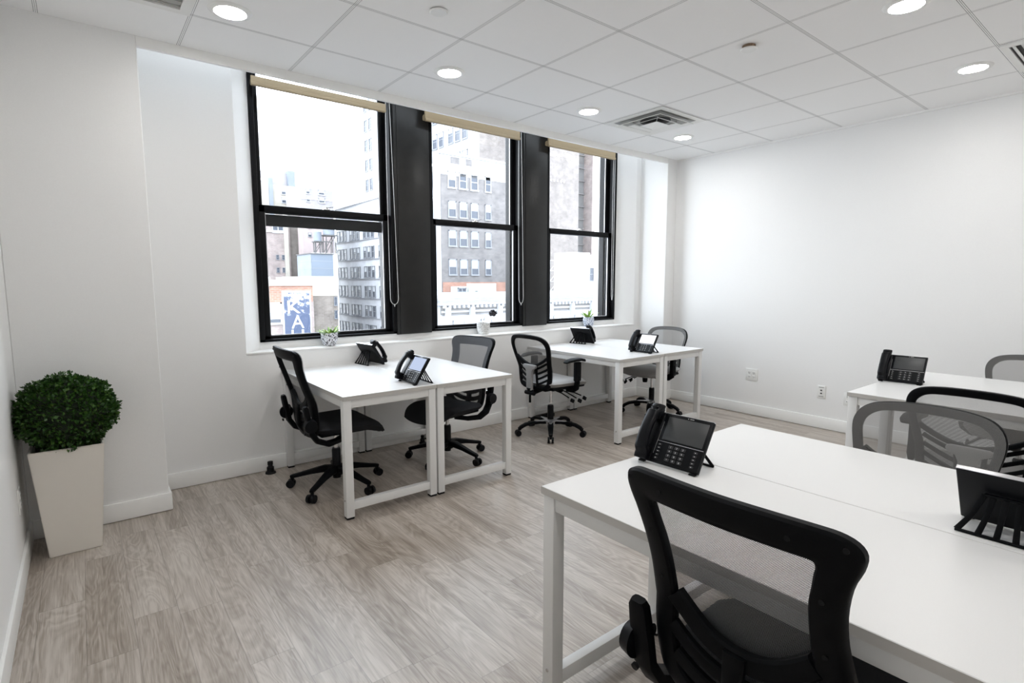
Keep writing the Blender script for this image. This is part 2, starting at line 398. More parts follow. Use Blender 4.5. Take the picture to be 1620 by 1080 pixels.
# ------------------------------------------------------------ ceiling fixtures
def downlight(x, y, label):
    t = thing('ceiling_downlight', label, 'ceiling light', (x, y, ZC - .001), 0, 'recessed round downlights')
    MB().lathe([(.070, -.004), (.074, -.010), (.092, -.007), (.100, 0), (.072, 0)], cap=False).build('trim_ring', M_trim, t)
    MB().lathe([(.001, -.014), (.040, -.0125), (.062, -.009), (.072, -.004), (.072, -.001), (.001, -.001)]).build('diffuser', M_lamp, t)
    return t
LX = (-1.072, .200, 1.484, 2.742)
LL = {(0, 0): 'lit round downlight nearest the left wall, in the row by the windows', (1, 0): 'lit round downlight in front of the pier between left and middle windows',
      (2, 0): 'lit round downlight just left of the square air diffuser', (3, 0): 'lit round downlight just right of the square air diffuser',
      (3, 1): 'lit round downlight nearest the right wall, left of the slatted grille', (2, 1): 'lit round downlight cut by the top edge, before the right wall one'}
for r, y in enumerate((-.165, -2.27, -4.3)):
    for c, x in enumerate(LX):
        lab = LL.get((c, r)) or 'lit round downlight %s, %s' % (('', 'overhead beside the viewer', 'in the row behind the viewer')[r], ('nearest the left wall', 'second from the left wall', 'third from the left wall', 'nearest the right wall')[c])
        downlight(x, y, lab)
def disc(x, y, z, lab, ring):
    t = thing('sprinkler_cover', lab, 'sprinkler', (x, y, ZC - .001)); r = .045
    MB().lathe([(r * .8, 0), (r * .8, -z)]).build('escutcheon', ring, t)
    MB().lathe([(.001, -z - .006), (r * .9, -z - .006), (r, -z - .002), (r, -z), (.001, -z)]).build('cap', M_plate, t)
disc(-.262, -.808, .004, 'flat white round sprinkler cap on the ceiling near the first downlights', M_duct)
disc(1.33, -1.558, .018, 'white sprinkler cap hanging off the ceiling with a rusty ring above it', M_rust)

# square diffuser with its louvre rings and open duct
t = thing('air_diffuser', 'square white ceiling air diffuser with nested frames and open duct', 'vent', (2.134, -.305, ZC))
def sqring(o, i_, z0, z1, th=.004):
    b = MB(); n = 4; vo = []
    for (a, z) in ((o, z0), (i_, z1), (i_ - .001, z1 + th), (o - .001, z0 + th)):
        vo.append([b.bm.verts.new((sx * a, sy * a, z)) for sx, sy in ((-1, -1), (1, -1), (1, 1), (-1, 1))])
    for k in range(4):
        A, B = vo[k], vo[(k + 1) % 4]
        for j in range(4): b.bm.faces.new((A[j], A[(j + 1) % 4], B[(j + 1) % 4], B[j]))
    return b
sqring(.298, .240, -.006, -.004).build('outer_frame', M_plate, t)
bk = MB(); bk.b2((-.245, -.245, -.003), (.245, .245, -.0015)); bk.build('back_pan', M_galv, t)
MB().lathe([(.001, -.0045), (.125, -.0045), (.125, -.003), (.001, -.003)], (-.02, -.02, 0)).build('duct_opening', M_duct, t)
for k, (o_, i_, z) in enumerate(((.225, .195, -.030), (.155, .125, -.032), (.085, .001, -.034))):
    sqring(o_, i_, z, z + .012).build('louvre_ring', M_plate, t)
for sx, sy in ((-1, -1), (1, -1), (1, 1), (-1, 1)): MB().cyl((sx * .13, sy * .13, -.003), (sx * .07, sy * .07, -.03), .003).build('hanger', M_galv, t)

t = thing('return_grille', 'ceiling return grille with dark slats at the right edge', 'vent', (2.743, -2.743, ZC))
MB().b2((-.27, -.27, -.004), (.27, .27, -.002)).build('dark_cavity', M_duct, t)
fr = MB(); fr.b2((-.298, -.298, -.012), (-.25, .298, -.001)); fr.b2((.25, -.298, -.012), (.298, .298, -.001))
fr.b2((-.25, -.298, -.012), (.25, -.265, -.001)); fr.b2((-.25, .265, -.012), (.25, .298, -.001)); fr.build('frame', M_plate, t)
for k in range(14):
    y = .245 - k * .0375
    MB().box((0, y, -.010), (.50, .020, .003), rot=Matrix.Rotation(.5, 3, 'X')).build('slat', M_plate, t)
t = thing('ceiling_panel_vent', 'framed grey lay-in ceiling vent at the top left edge', 'vent', (-1.524, -.3048, ZC))
fr = MB()
for lo, hi in (((-.296, -.296, -.014), (-.25, .296, -.001)), ((.25, -.296, -.014), (.296, .296, -.001)), ((-.25, -.296, -.014), (.25, -.25, -.001)), ((-.25, .25, -.014), (.25, .296, -.001))): fr.b2(lo, hi)
fr.build('frame', M_plate, t)
M_egg = mat('grey_perforated_panel', (.42, .42, .40), .7)
MB().b2((-.249, -.249, -.006), (.249, .249, -.002)).build('perforated_face', M_egg, t)
for k in range(9): MB().b2((-.25, -.225 + k * .056, -.010), (.25, -.222 + k * .056, -.005)).build('rib', M_egg, t)

# ------------------------------------------------------------ wall plates
def plate(x, y, z, wd, ht, lab, kind, side=-1):
    t = thing('wall_outlet' if kind != 'data' else 'data_outlet', lab, 'outlet', (x, y, z)); s = side
    MB().b2((0, -wd / 2, -ht / 2), (s * .006, wd / 2, ht / 2), .002).build('cover_plate', M_plate, t)
    if kind == 'quad':
        for yy in (-.024, .024):
            for zz in (-.020, .020):
                MB().b2((s * .005, yy - .017, zz - .014), (s * .008, yy + .017, zz + .014), .003).build('socket', M_plate, t)
                MB().b2((s * .007, yy - .008, zz - .004), (s * .0085, yy - .005, zz + .006)).b2((s * .007, yy + .005, zz - .004), (s * .0085, yy + .008, zz + .006)).cyl((s * .007, yy, zz - .009), (s * .0085, yy, zz - .009), .0025, seg=8).build('socket_slots', M_slot, t)
    elif kind == 'duplex':
        for zz in (-.022, .022):
            MB().b2((s * .005, -.017, zz - .014), (s * .008, .017, zz + .014), .003).build('socket', M_plate, t)
            MB().b2((s * .007, -.008, zz - .004), (s * .0085, -.005, zz + .006)).b2((s * .007, .005, zz - .004), (s * .0085, .008, zz + .006)).build('socket_slots', M_slot, t)
    else:
        for zz in (-.014, .014): MB().b2((s * .005, -.008, zz - .006), (s * .0075, .008, zz + .006)).build('jack', M_slot, t)
        for zz in (-.042, .042): MB().b2((s * .005, -.022, zz - .003), (s * .0065, .022, zz + .003)).build('label_strip', M_galv, t)
plate(XR, -.515, .413, .125, .120, 'white four-socket outlet plate low on the right wall', 'quad')
plate(XR, -1.185, .342, .072, .118, 'white narrow data jack plate with two black ports on right wall', 'data')
plate(XR, -1.41, .31, .072, .115, 'white plate on the right wall half hidden behind the rear right desk', 'duplex')
plate(XL, .08, .34, .075, .120, 'white outlet plate on left wall beside the planter', 'duplex', 1)

# ------------------------------------------------------------ desks
def desk_leg(sx, sy): return None
DW, DL = .60, 1.165
def make_desk(w=DW, l=DL):
    """desk: centre-of-footprint origin, width along x, length along y"""
    t = thing('desk', 'd', 'desk')
    b = MB(); b.b2((-w / 2 - .0, -l / 2 - .006, .695), (w / 2 + .0, l / 2 + .006, .72), .0015, 1)
    top = b.build('desk_top', M_desk, t, 0)
    e = MB(); L = l / 2 + .0068; W = w / 2 + .0003
    e.b2((-W, -L, .6955), (W, -L + .001, .7185)); e.b2((-W, L - .001, .6955), (W, L, .7185))
    e.b2((-W, -L, .6955), (-W + .0008, L, .7185)); e.b2((W - .0008, -L, .6955), (W, L, .7185)); e.build('edge_band', M_edge, top, 0)
    q = .047
    for sx in (-1, 1):
        for sy in (-1, 1):
            cx, cy = sx * (w / 2 - q / 2 - .004), sy * (l / 2 - q / 2)
            lg = MB().b2((cx - q / 2, cy - q / 2, .012), (cx + q / 2, cy + q / 2, .695), .0025).build('leg', M_steel, t)
            MB().b2((cx - q / 2 + .002, cy - q / 2 + .002, 0), (cx + q / 2 - .002, cy + q / 2 - .002, .014), .002).build('foot_pad', M_foot, lg)
            MB().cyl((cx + sx * q / 2, cy, .11), (cx + sx * (q / 2 + .002), cy, .11), .006, seg=10).build('bolt', M_chrome, lg)
    xi = w / 2 - q - .004
    for sy in (-1, 1):
        cy = sy * (l / 2 - q / 2)
        MB().b2((-xi, cy - .018, .648), (xi, cy + .018, .695), .002).build('end_rail', M_steel, t)
        MB().b2((-xi, cy - .018, .052), (xi, cy + .018, .100), .002).build('foot_rail', M_steel, t)
    yi = l / 2 - q
    for sx in (-1, 1):
        cx = sx * (w / 2 - q / 2 - .004)
        MB().b2((cx - .018, -yi, .650), (cx + .018, yi, .695), .002).build('side_rail', M_steel, t)
    return t
desk0 = make_desk()
DESKS = [(-.350, .222, 'white desk by the windows on the left, half nearest the left wall', 'desks by the windows'),
         (.254, .222, 'white desk by the windows on the left, right half of that pair', 'desks by the windows'),
         (1.972, .212, 'white desk by the windows on the right, left half of that pair', 'desks by the windows'),
         (2.576, .212, 'white desk by the windows on the right, half nearest the right wall', 'desks by the windows'),
         (-.357, -2.625, 'large foreground white desk, near half in front of the closest black chair', 'foreground desks'),
         (.247, -2.625, 'foreground white desk, far half beyond the thin seam', 'foreground desks'),
         (2.000, -2.640, 'white desk at the right edge behind the mesh chairs, left half', 'desks at the right edge'),
         (2.604, -2.640, 'white desk at the right edge, half nearest the right wall', 'desks at the right edge')]
for i, (x, y, lab, g) in enumerate(DESKS):
    o = desk0 if i == 0 else copy_tree(desk0)
    o.location = (x, y, 0); tag(o, lab, 'desk', g)

# ------------------------------------------------------------ office chairs
def lerp(tab, v):
    if v <= tab[0][0]: return tab[0][1]
    for (a, p), (b, q) in zip(tab, tab[1:]):
        if v <= b: return p + (q - p) * (v - a) / (b - a)
    return tab[-1][1]
def smoothloop(pts, n=96):
    """closed Catmull-Rom through pts, n samples evenly by parameter"""
    P = [Vector((a, b, 0)) for a, b in pts]; m_ = len(P); o = []
    for k in range(n):
        u = k / n * m_; i = int(u); f = u - i
        p0, p1, p2, p3 = P[i - 1], P[i % m_], P[(i + 1) % m_], P[(i + 2) % m_]
        v = .5 * ((2 * p1) + (p2 - p0) * f + (2 * p0 - 5 * p1 + 4 * p2 - p3) * f * f + (3 * p1 - p0 - 3 * p2 + p3) * f ** 3)
        o.append((v.x, v.y))
    return o
def ringmesh(outer, inner, surf, th, n=96):
    O = smoothloop(outer, n); I = smoothloop(inner, n); b = MB(); rows = []
    for (oy, oz), (iy, iz) in zip(O, I):
        row = []
        for k in range(12):
            a = 2 * PI * (k + .5) / 12; ca, sa = math.cos(a), math.sin(a)
            t = .5 + .5 * math.copysign(abs(ca) ** .55, ca); h = .5 * math.copysign(abs(sa) ** .6, sa)
            y = oy * t + iy * (1 - t); z = oz * t + iz * (1 - t)
            row.append(b.bm.verts.new((surf(y, z) + h * th, y, z)))
        rows.append(row)
    for i in range(n):
        a, c = rows[i], rows[(i + 1) % n]
        for k in range(12): b.bm.faces.new((a[k], a[(k + 1) % 12], c[(k + 1) % 12], c[k]))
    return b
def panelmesh(outline, surf, off, scale=1.0, n=64):
    O = smoothloop(outline, n); cy = 0; cz = sum(p[1] for p in O) / n; b = MB(); rows = []
    for s in (1, .86, .7, .52, .34, .16):
        rows.append([b.bm.verts.new((surf((y - cy) * s * scale, cz + (z - cz) * s * scale) + off, (y - cy) * s * scale, cz + (z - cz) * s * scale)) for y, z in O])
    for r0, r1 in zip(rows, rows[1:]):
        for k in range(n): b.bm.faces.new((r0[k], r0[(k + 1) % n], r1[(k + 1) % n], r1[k]))
    b.bm.faces.new(rows[-1]); return b
def sym(pts):   # right half listed top to bottom (y>=0) -> closed loop
    return pts + [(-y, z) for y, z in reversed(pts) if abs(y) > 1e-6]

def chair_base(t, style):
    B0 = []
    for k in range(5):
        if style == 'A':
            lg = MB().sweep([(.02, 0, .120), (.08, 0, .122), (.16, 0, .106), (.24, 0, .086), (.285, 0, .076), (.30, 0, .072)], [.060, .056, .044, .036, .034, .026], [.050, .046, .034, .028, .026, .022], 10)
        else:
            lg = MB().sweep([(.03, 0, .105), (.10, 0, .112), (.17, 0, .110), (.23, 0, .100), (.275, 0, .078), (.292, 0, .060)], [.050, .050, .052, .046, .040, .032], [.026, .026, .030, .030, .030, .030], 10)
        o = lg.build('base_leg', M_black, t); o.rotation_euler = (0, 0, 2 * PI * k / 5)
        c = MB(); a = .29
        c.cyl((a, 0, .050), (a, 0, .078), .011)
        c.sweep([(a - .024, 0, .036), (a - .018, 0, .052), (a, 0, .060), (a + .018, 0, .052), (a + .024, 0, .036)], .020, .008, 8, up=(0, 1, 0)) if False else None
        c.box((a + .006, 0, .046), (.034, .016, .022), .005)
        for s in (-1, 1): c.cyl((a + .010, s * .008, .0275), (a + .010, s * .026, .0275), .0275, .0255, 18)
        c.build('caster', M_blackg, o)
        if style == 'B':
            MB().prism([(.02, -.028), (.135, -.010), (.150, 0), (.135, .010), (.02, .028)], .006, Matrix.Translation((0, 0, .1215)), .0015).build('silver_inlay', M_silver, o)
    cb = MB().lathe([(.001, .085), (.048, .085), (.054, .10), (.054, .128), (.040, .134), (.030, .136), (.001, .136)]).build('hub', M_black if style == 'A' else M_silver, t)
    MB().lathe([(.001, .060), (.026, .060), (.028, .09), (.028, .250), (.024, .262), (.001, .262)]).build('column', M_blackg, t)
    MB().lathe([(.001, .255), (.014, .255), (.014, .40), (.001, .40)]).build('gas_piston', M_chrome, t)
def seat_mesh(m_, name, t, w, dp, zt, th, nose=.05, x0=-.21):
    b = MB(); nx, ny = 18, 16; bm = b.bm
    def outline(u):   # half width along depth
        return w / 2 * (1 - .10 * (1 - u) ** 2 - .26 * max(0, (u - .72) / .28) ** 2.2 - .12 * max(0, (.15 - u) / .15) ** 2)
    for face in (0, 1):
        g = []
        for i in range(nx + 1):
            u = i / nx; row = []
            hw = outline(u)
            for j in range(ny + 1):
                v = -1 + 2 * j / ny; x = x0 + dp * u - (.035 * v * v if u > .5 else .0) * (u - .5) * 2
                edge = (max(abs(v), abs(2 * u - 1))) ** 6
                top = zt + .012 * v * v - .010 * (1 - v * v) * math.sin(PI * u) - nose * max(0, (u - .62) / .38) ** 2
                z = top - (.45 * th) * edge if face == 0 else top - .45 * th - (.55 * th) * (1 - edge * .9)
                if face == 1: z = top - .45 * th - (.55 * th) * (1 - edge)
                row.append(bm.verts.new((x, v * hw, z)))
            g.append(row)
        for i in range(nx):
            for j in range(ny): bm.faces.new((g[i][j], g[i + 1][j], g[i + 1][j + 1], g[i][j + 1]))
    bmesh.ops.remove_doubles(bm, verts=bm.verts, dist=.0006)
    return b.build(name, m_, t, 60)

def make_chair_A():
    t = thing('office_chair', 'x', 'chair'); chair_base(t, 'A')
    mc = MB().b2((-.11, -.075, .375), (.10, .075, .415), .010, 3); mc.build('tilt_mechanism', M_black, t)
    MB().sweep([(.02, -.06, .395), (.02, -.15, .39), (.03, -.20, .385)], .012, .010).build('lever', M_black, t)
    seat_mesh(M_seatk, 'seat', t, .50, .49, .485, .085, .075, -.19)
    MB().b2((-.16, -.19, .405), (.16, .19, .430), .012, 3).build('seat_shell', M_black, t)
    tab = [(.38, -.185), (.45, -.205), (.55, -.215), (.63, -.222), (.75, -.262), (.85, -.295), (.96, -.325)]
    surf = lambda y, z: lerp(tab, z) + .55 * y * y
    outer = sym([(0, .963), (.09, .963), (.170, .961), (.205, .957), (.228, .945), (.2375, .925), (.232, .895), (.217, .857), (.206, .80), (.203, .74), (.207, .69), (.214, .63), (.218, .57), (.212, .50), (.190, .44), (.14, .405), (.07, .39), (0, .388)])
    inner = sym([(0, .895), (.08, .895), (.14, .894), (.158, .893), (.164, .889), (.165, .880), (.162, .868), (.157, .840), (.149, .80), (.146, .74), (.147, .69), (.150, .64), (.156, .58), (.154, .52), (.14, .475), (.10, .45), (.05, .445), (0, .445)])
    fr = ringmesh(outer, inner, surf, .034).build('back_frame', M_black, t)
    for y, z in ((-.215, .935), (-.13, .928), (.13, .928), (.215, .935), (-.175, .82), (.175, .82), (-.172, .70), (.172, .70)):
        x = surf(y, z) - .017; MB().cyl((x, y, z), (x - .002, y, z), .005, seg=10).build('screw', M_foot, fr)
    # curved lower bar and lumbar ladder
    def bar(z0, dz, hw, wd, ht, fwd=0, n=15):
        p = []
        for k in range(n):
            u = -1 + 2 * k / (n - 1); y = u * hw; z = z0 + dz * abs(u) ** 2.2; p.append((surf(y, z) - fwd, y, z))
        return MB().sweep(p, ht, wd, 10, up=(1, 0, 0))
    bar(.585, .075, .152, .028, .046).build('crossbar', M_black, t)
    bar(.528, .050, .160, .022, .034, .006).build('lumbar_bar', M_black, t)
    bar(.474, .035, .152, .022, .034, .006).build('lumbar_bar', M_black, t)
    MB().sweep([(-.232, 0, .60), (-.236, 0, .54), (-.235, 0, .47), (-.20, 0, .41), (-.10, 0, .395)], [.05, .045, .05, .06, .06], .022, 10, up=(1, 0, 0)).build('back_spine', M_black, t)
    pan = [(y * .965, z - .006 if z > .7 else z + .01) for y, z in outer]
    panelmesh(pan, surf, .019).build('back_mesh', M_meshk, t, 0)
    # flip-up arms: curved bracket under the seat, round pivot, arm folded against the back
    for s in (-1, 1):
        y = s * .252
        y = s * .223
        ar = MB().sweep([(.03, s * .12, .388), (-.05, s * .175, .372), (-.13, s * .218, .374), (-.195, y, .405), (-.228, y, .455), (-.240, y, .52), (-.250, y, .57), (-.257, y, .610), (-.260, y, .624)], [.030, .032, .034, .034, .034, .034, .034, .032, .024], [.05, .055, .060, .060, .056, .056, .054, .050, .036], 10, up=(0, 1, 0)).build('arm_bracket', M_black, t)
        MB().cyl((-.238, y + s * .014, .505), (-.238, y + s * .042, .505), .044, .038, 26).build('pivot_disc', M_blackg, ar)
        MB().cyl((-.238, y - s * .016, .545), (-.238, y - s * .022, .545), .020, seg=16).build('chrome_plug', M_chrome, ar)
        for zz in (.60, .46): MB().cyl((-.262, y, zz), (-.270, y, zz - .002), .009, seg=12).build('bolt', M_foot, ar)
    return t

def make_chair_B():
    t = thing('office_chair', 'x', 'chair'); chair_base(t, 'B')
    MB().b2((-.13, -.07, .375), (.10, .07, .420), .010, 3).build('tilt_mechanism', M_black, t)
    MB().lathe([(.001, .335), (.022, .335), (.026, .36), (.026, .38), (.001, .38)], (.12, 0, 0)).build('tension_knob', M_black, t)
    seat_mesh(M_seatg, 'seat', t, .51, .49, .490, .080, .035, -.20)
    MB().b2((-.17, -.21, .405), (.22, .21, .432), .014, 3).build('seat_shell', M_black, t)
    for s, (xe, ye, ze) in zip((0, 1, 2), ((.02, -.25, .31), (.10, -.26, .30), (.16, -.26, .315))):
        lv = MB().sweep([(-.06 + s * .07, -.08, .395), (-.03 + s * .06, -.17, .37), (xe - .01, ye + .03, ze + .02)], .010, .010, 8).build('lever', M_black, t)
        MB().box((xe, ye, ze), (.045, .014, .032), .006, rot=Matrix.Rotation(.5, 3, 'Y')).build('lever_paddle', M_black, lv)
    tab = [(.36, -.195), (.42, -.205), (.50, -.205), (.58, -.21), (.68, -.245), (.78, -.275), (.90, -.305)]
    surf = lambda y, z: lerp(tab, z) + .5 * y * y
    outer = sym([(0, .882), (.08, .880), (.15, .872), (.195, .858), (.225, .832), (.240, .795), (.240, .755), (.232, .71), (.222, .66), (.213, .61), (.208, .56), (.205, .51), (.196, .46), (.175, .425), (.13, .405), (.07, .40), (0, .40)])
    inner = sym([(0, .846), (.08, .844), (.14, .838), (.172, .825), (.196, .802), (.205, .775), (.204, .745), (.197, .705), (.187, .66), (.176, .61), (.171, .56), (.168, .51), (.160, .475), (.145, .452), (.11, .440), (.06, .436), (0, .436)])
    ringmesh(outer, inner, surf, .026).build('back_frame', M_black, t)
    p = []
    for k in range(15):
        u = -1 + 2 * k / 14; y = u * .19; z = .612 + .075 * abs(u) ** 1.8; p.append((surf(y, z), y, z))
    MB().sweep(p, .022, .030, 10, up=(1, 0, 0)).build('crossbar', M_black, t)
    for s in (-1, 1):
        q = [(surf(s * .050, .61) - .004, s * .050, .61), (surf(s * .046, .52) - .004, s * .046, .52), (surf(s * .05, .43), s * .050, .43)]
        MB().sweep(q, .020, .020, 8, up=(1, 0, 0)).build('inner_stile', M_black, t)
        for k in range(4):
            z0 = .585 - k * .045
            q = [(surf(s * (.05 + .125 * f), z0 + .055 * f ** 1.2) - .002, s * (.05 + .125 * f), z0 + .055 * f ** 1.2) for f in (0, .25, .5, .75, 1)]
            MB().sweep(q, .019, .014, 8, up=(1, 0, 0)).build('lumbar_slat', M_black, t)
    # grey T-shaped spine behind the back, down to the mechanism
    T = [(-.070, .622), (.070, .622), (.082, .612), (.078, .596), (.045, .580), (.034, .555), (.032, .40), (-.032, .40), (-.034, .555), (-.045, .580), (-.078, .596), (-.082, .612)]
    mt = Matrix(((0, 0, 1, -.262), (1, 0, 0, 0), (0, 1, 0, 0), (0, 0, 0, 1)))
    MB().prism(T, .026, mt, .005).build('spine', M_grey, t)
    MB().sweep([(-.250, 0, .42), (-.245, 0, .385), (-.20, 0, .375), (-.12, 0, .390)], .066, .032, 10, up=(1, 0, 0)).build('spine_arm', M_black, t)
    MB().cyl((-.245, -.055, .375), (-.245, .055, .375), .018).cyl((-.245, 0, .375), (-.245, 0, .29), .010).build('height_knob', M_black, t)
    pan = [(y * .985, z) for y, z in outer]
    panelmesh(pan, surf, .016).build('back_mesh', M_meshg, t, 0)
    for s in (-1, 1):
        po = MB(); y = s * .275
        po.sweep([(.05, s * .15, .400), (.05, s * .23, .402), (.05, s * .265, .425), (.05, s * .275, .47), (.05, s * .275, .53)], [.060, .060, .058, .054, .050], .026, 10, up=(1, 0, 0))
        po.build('arm_post', M_black, t)
        MB().b2((.018, y - .020, .48), (.082, y + .020, .645), .010, 3).build('arm_sleeve', M_black, t)
        pd = MB(); pd.sweep([(-.095, y, .650), (-.07, y, .660), (.0, y, .668), (.07, y, .668), (.11, y, .660), (.130, y, .648)], [.05, .072, .085, .088, .075, .045], [.012, .022, .026, .026, .022, .012], 12, up=(0, 0, 1)); pd.build('arm_pad', M_black, t)
    return t
cA = make_chair_A(); cB = make_chair_B()
used = set()
def place_chair(kind, x, y, ang, base, lab, g, lift=0):
    src = cA if kind == 'A' else cB
    o = src if kind not in used else copy_tree(src); used.add(kind)
    o.location = (x, y, 0); o.rotation_euler = (0, 0, math.radians(ang)); tag(o, lab, 'chair', g)
    k = 0
    for ch in [c for c in COL.objects if c.parent == o]:
        if ch.name.startswith('base_leg'):
            ch.rotation_euler = (0, 0, math.radians(base - ang + 72 * k)); k += 1
        elif ch.name.startswith(('arm_pad', 'arm_sleeve')) and 'right side' in lab + g or ch.name.startswith(('arm_pad', 'arm_sleeve')) and 'facing the viewer' in lab: ch.location.z = -.055
        elif lift and not ch.name.startswith(('hub', 'column')): ch.location.z = lift
        else: ch.location.z = 0
    return o
CH = [('A', -.49, .205, 0, 3, 'black mesh-back office chair at the left end of the window desks', 'black mesh-back chairs', -.01),
      ('A', .392, .236, 190, -3, 'black office chair facing left, tucked into the right side of the left window desks', 'black mesh-back chairs', -.04),
      ('A', -.522, -2.743, 0, 20, 'closest black mesh-back office chair seen from behind in the foreground', 'black mesh-back chairs', 0),
      ('B', 1.470, .238, 1, 12, 'grey-seat office chair with armrest and levers, left of the right window desks', 'grey-seat mesh chairs', .03),
      ('B', 2.83, .172, 182, -5, 'grey mesh office chair by the corner, right side of the right window desks', 'grey-seat mesh chairs', 0),
      ('B', .50, -2.67, 182, 10, 'grey mesh office chair facing the viewer across the foreground desk', 'grey-seat mesh chairs', 0),
      ('B', 1.47, -2.71, 0, 30, 'black-framed office chair seen from behind, back to back with the grey mesh chair', 'grey-seat mesh chairs', .02),
      ('B', 2.74, -2.665, 180, 30, 'grey mesh chair back at the right edge beyond the desk phone', 'grey-seat mesh chairs', 0)]
for c in CH: place_chair(*c)

# ------------------------------------------------------------ desk phones
def text_mesh(s, size):
    cu = bpy.data.curves.new('txt', 'FONT'); cu.body = s; cu.size = size; cu.align_x = 'CENTER'; cu.align_y = 'CENTER'; cu.extrude = .00015
    ob = bpy.data.objects.new('txt', cu); COL.objects.link(ob)
    dg = bpy.context.evaluated_depsgraph_get(); me = bpy.data.meshes.new_from_object(ob.evaluated_get(dg))
    bpy.data.objects.remove(ob); return me
def make_phone():
    t = thing('desk_phone', 'x', 'phone')
    tilt = math.radians(57.5)
    # slab coordinates: u to the right, v up the slope, w out of the face (towards the user)
    F = Matrix(((1, 0, 0, 0), (0, math.cos(tilt), -math.sin(tilt), 0), (0, math.sin(tilt), math.cos(tilt), 0), (0, 0, 0, 1)))
    F.translation = (0, 0, .0095)
    def fin(mb, name, m_, par=None, smooth=35):
        o = mb.build(name, m_, par or t, smooth); o.data.transform(F); return o
    w, h = .236, .186
    body = fin(MB().b2((-.118, 0, -.016), (.118, h, 0), .004, 3), 'body', M_blackg)
    fin(MB().b2((-.060, .004, -.001), (.117, h - .003, .0035), .0015), 'faceplate', M_blackg)
    fin(MB().b2((-.118, h - .0025, -.014), (.118, h + .0012, -.002), .001), 'top_edge', M_silver)
    fin(MB().b2((-.048, .086, .003), (.108, .172, .0048), .001), 'screen', M_screen)
    fin(MB().b2((-.062, .0775, .0030), (.116, .0792, .0042)), 'silver_line', M_silver)
    fin(MB().b2((-.0625, .030, .0022), (-.061, .150, .0040)), 'silver_line', M_silver)
    mk = MB()
    for k, a in enumerate((-.006, .002, .006, .010, .014)): mk.b2((.030 + a, .1765, .0034), (.0325 + a, .1785, .0040))
    fin(mk, 'printed_mark', M_mark)
    pad = fin(MB().b2((-.058, .008, .0020), (.114, .075, .0036)), 'keypad', M_blackg)
    chars = ['1', '2', '3', '4', '5', '6', '7', '8', '9', '*', '0', '#']
    for k in range(12):
        cx = -.002 + (k % 3) * .024; cy = .064 - (k // 3) * .0155
        kk = fin(MB().b2((cx - .009, cy - .005, .003), (cx + .009, cy + .005, .0062), .0015), 'key', M_keys, pad)
        me = text_mesh(chars[k], .0085); me.transform(F @ Matrix.Translation((cx, cy, .0064))); me.materials.append(M_mark)
        me.name = 'key_digit'; o = bpy.data.objects.new('key_digit', me); COL.objects.link(o); o.parent = pad
    for cx, n_ in ((-.046, 5), (.092, 5)):
        for k in range(n_):
            cy = .066 - k * .0125
            fin(MB().b2((cx - .007, cy - .0035, .003), (cx + .007, cy + .0035, .0055), .001), 'function_key', M_keys, pad)
            fin(MB().b2((cx - .0018, cy - .001, .0054), (cx + .0018, cy + .001, .0058)), 'key_mark', M_mark, pad)
    # cradle and handset on the left
    fin(MB().b2((-.118, .004, -.002), (-.064, .182, .006), .003), 'cradle', M_blackg)
    hp = []
    for k in range(17):
        a = k / 16; v = -.004 + .206 * a; w_ = .026 + .024 * math.sin(PI * a) ** .8
        if a < .16 or a > .84: w_ = .022 + .010 * math.sin(PI * a)
        hp.append((-.092, v, w_))
    ww = [.046 + .004 * abs(1 - 2 * k / 16) for k in range(17)]
    hh = [(.020 if 3 < k < 13 else .030) for k in range(17)]
    hh[0] = hh[-1] = .020
    hs = fin(MB().sweep(hp, ww, hh, 12, up=(0, 0, 1), sq=.7), 'handset', M_blackg)
    fin(MB().b2((-.113, .150, .004), (-.071, .196, .026), .007, 3), 'earpiece', M_blackg, hs)
    fin(MB().b2((-.113, .000, .004), (-.071, .044, .026), .007, 3), 'mouthpiece', M_blackg, hs)
    for k in range(4):
        v = .186 - k * .0095; wz = .026 + .024 * math.sin(PI * min(1, (v + .004) / .206)) ** .8
        fin(MB().b2((-.106, v - .0016, .0405 - k * -.0022), (-.080, v + .0016, .0445 + k * .0022)), 'grip_slot', M_foot, hs)
    # stand: trapezoid bracket with windows behind the body
    top_y, top_z = .087, .098; bot_y, bot_z = .128, .0035
    def S(x, a): return (x, top_y + (bot_y - top_y) * a, top_z + (bot_z - top_z) * a)
    st = MB()
    st.sweep([S(-.090, 1), S(-.03, 1), (.04, bot_y, bot_z), S(.105, 1)], .010, .007, 8)
    st.sweep([S(-.045, .0), S(.060, .0)], .012, .008, 8)
    for xa, xb in ((-.045, -.088), (-.030, -.045), (-.008, -.012), (.018, .024), (.042, .060), (.060, .102)):
        st.sweep([S(xa, 0), S(xa * .6 + xb * .4, .55), S(xb, 1)], [.014, .012, .014], .006, 8, up=(0, 1, .6))
    st.build('stand', M_black, t)
    ft = MB()
    for x in (-.10, .10): ft.b2((x - .012, -.004, 0), (x + .012, .012, .006), .002)
    ft.build('rubber_foot', M_foot, t)
    return t
ph0 = make_phone()
PH = [(.040, .705, 97, 'desk phone seen from behind on the left window desks, nearest the sill'),
      (-.178, -.213, -91, 'desk phone with bright screen on the left window desks, near the front edge'),
      (2.345, .665, 100, 'desk phone seen from behind on the right window desks, nearest the sill'),
      (2.146, -.205, -88, 'desk phone with white reflecting screen at the front of the right window desks'),
      (-.215, -2.182, -88, 'large black desk phone with dark screen on the foreground desk'),
      (.105, -3.035, 90, 'black desk phone cut by the right edge, seen from behind on the foreground desk'),
      (2.243, -2.150, -86, 'black desk phone on the right-edge desk near the right wall')]
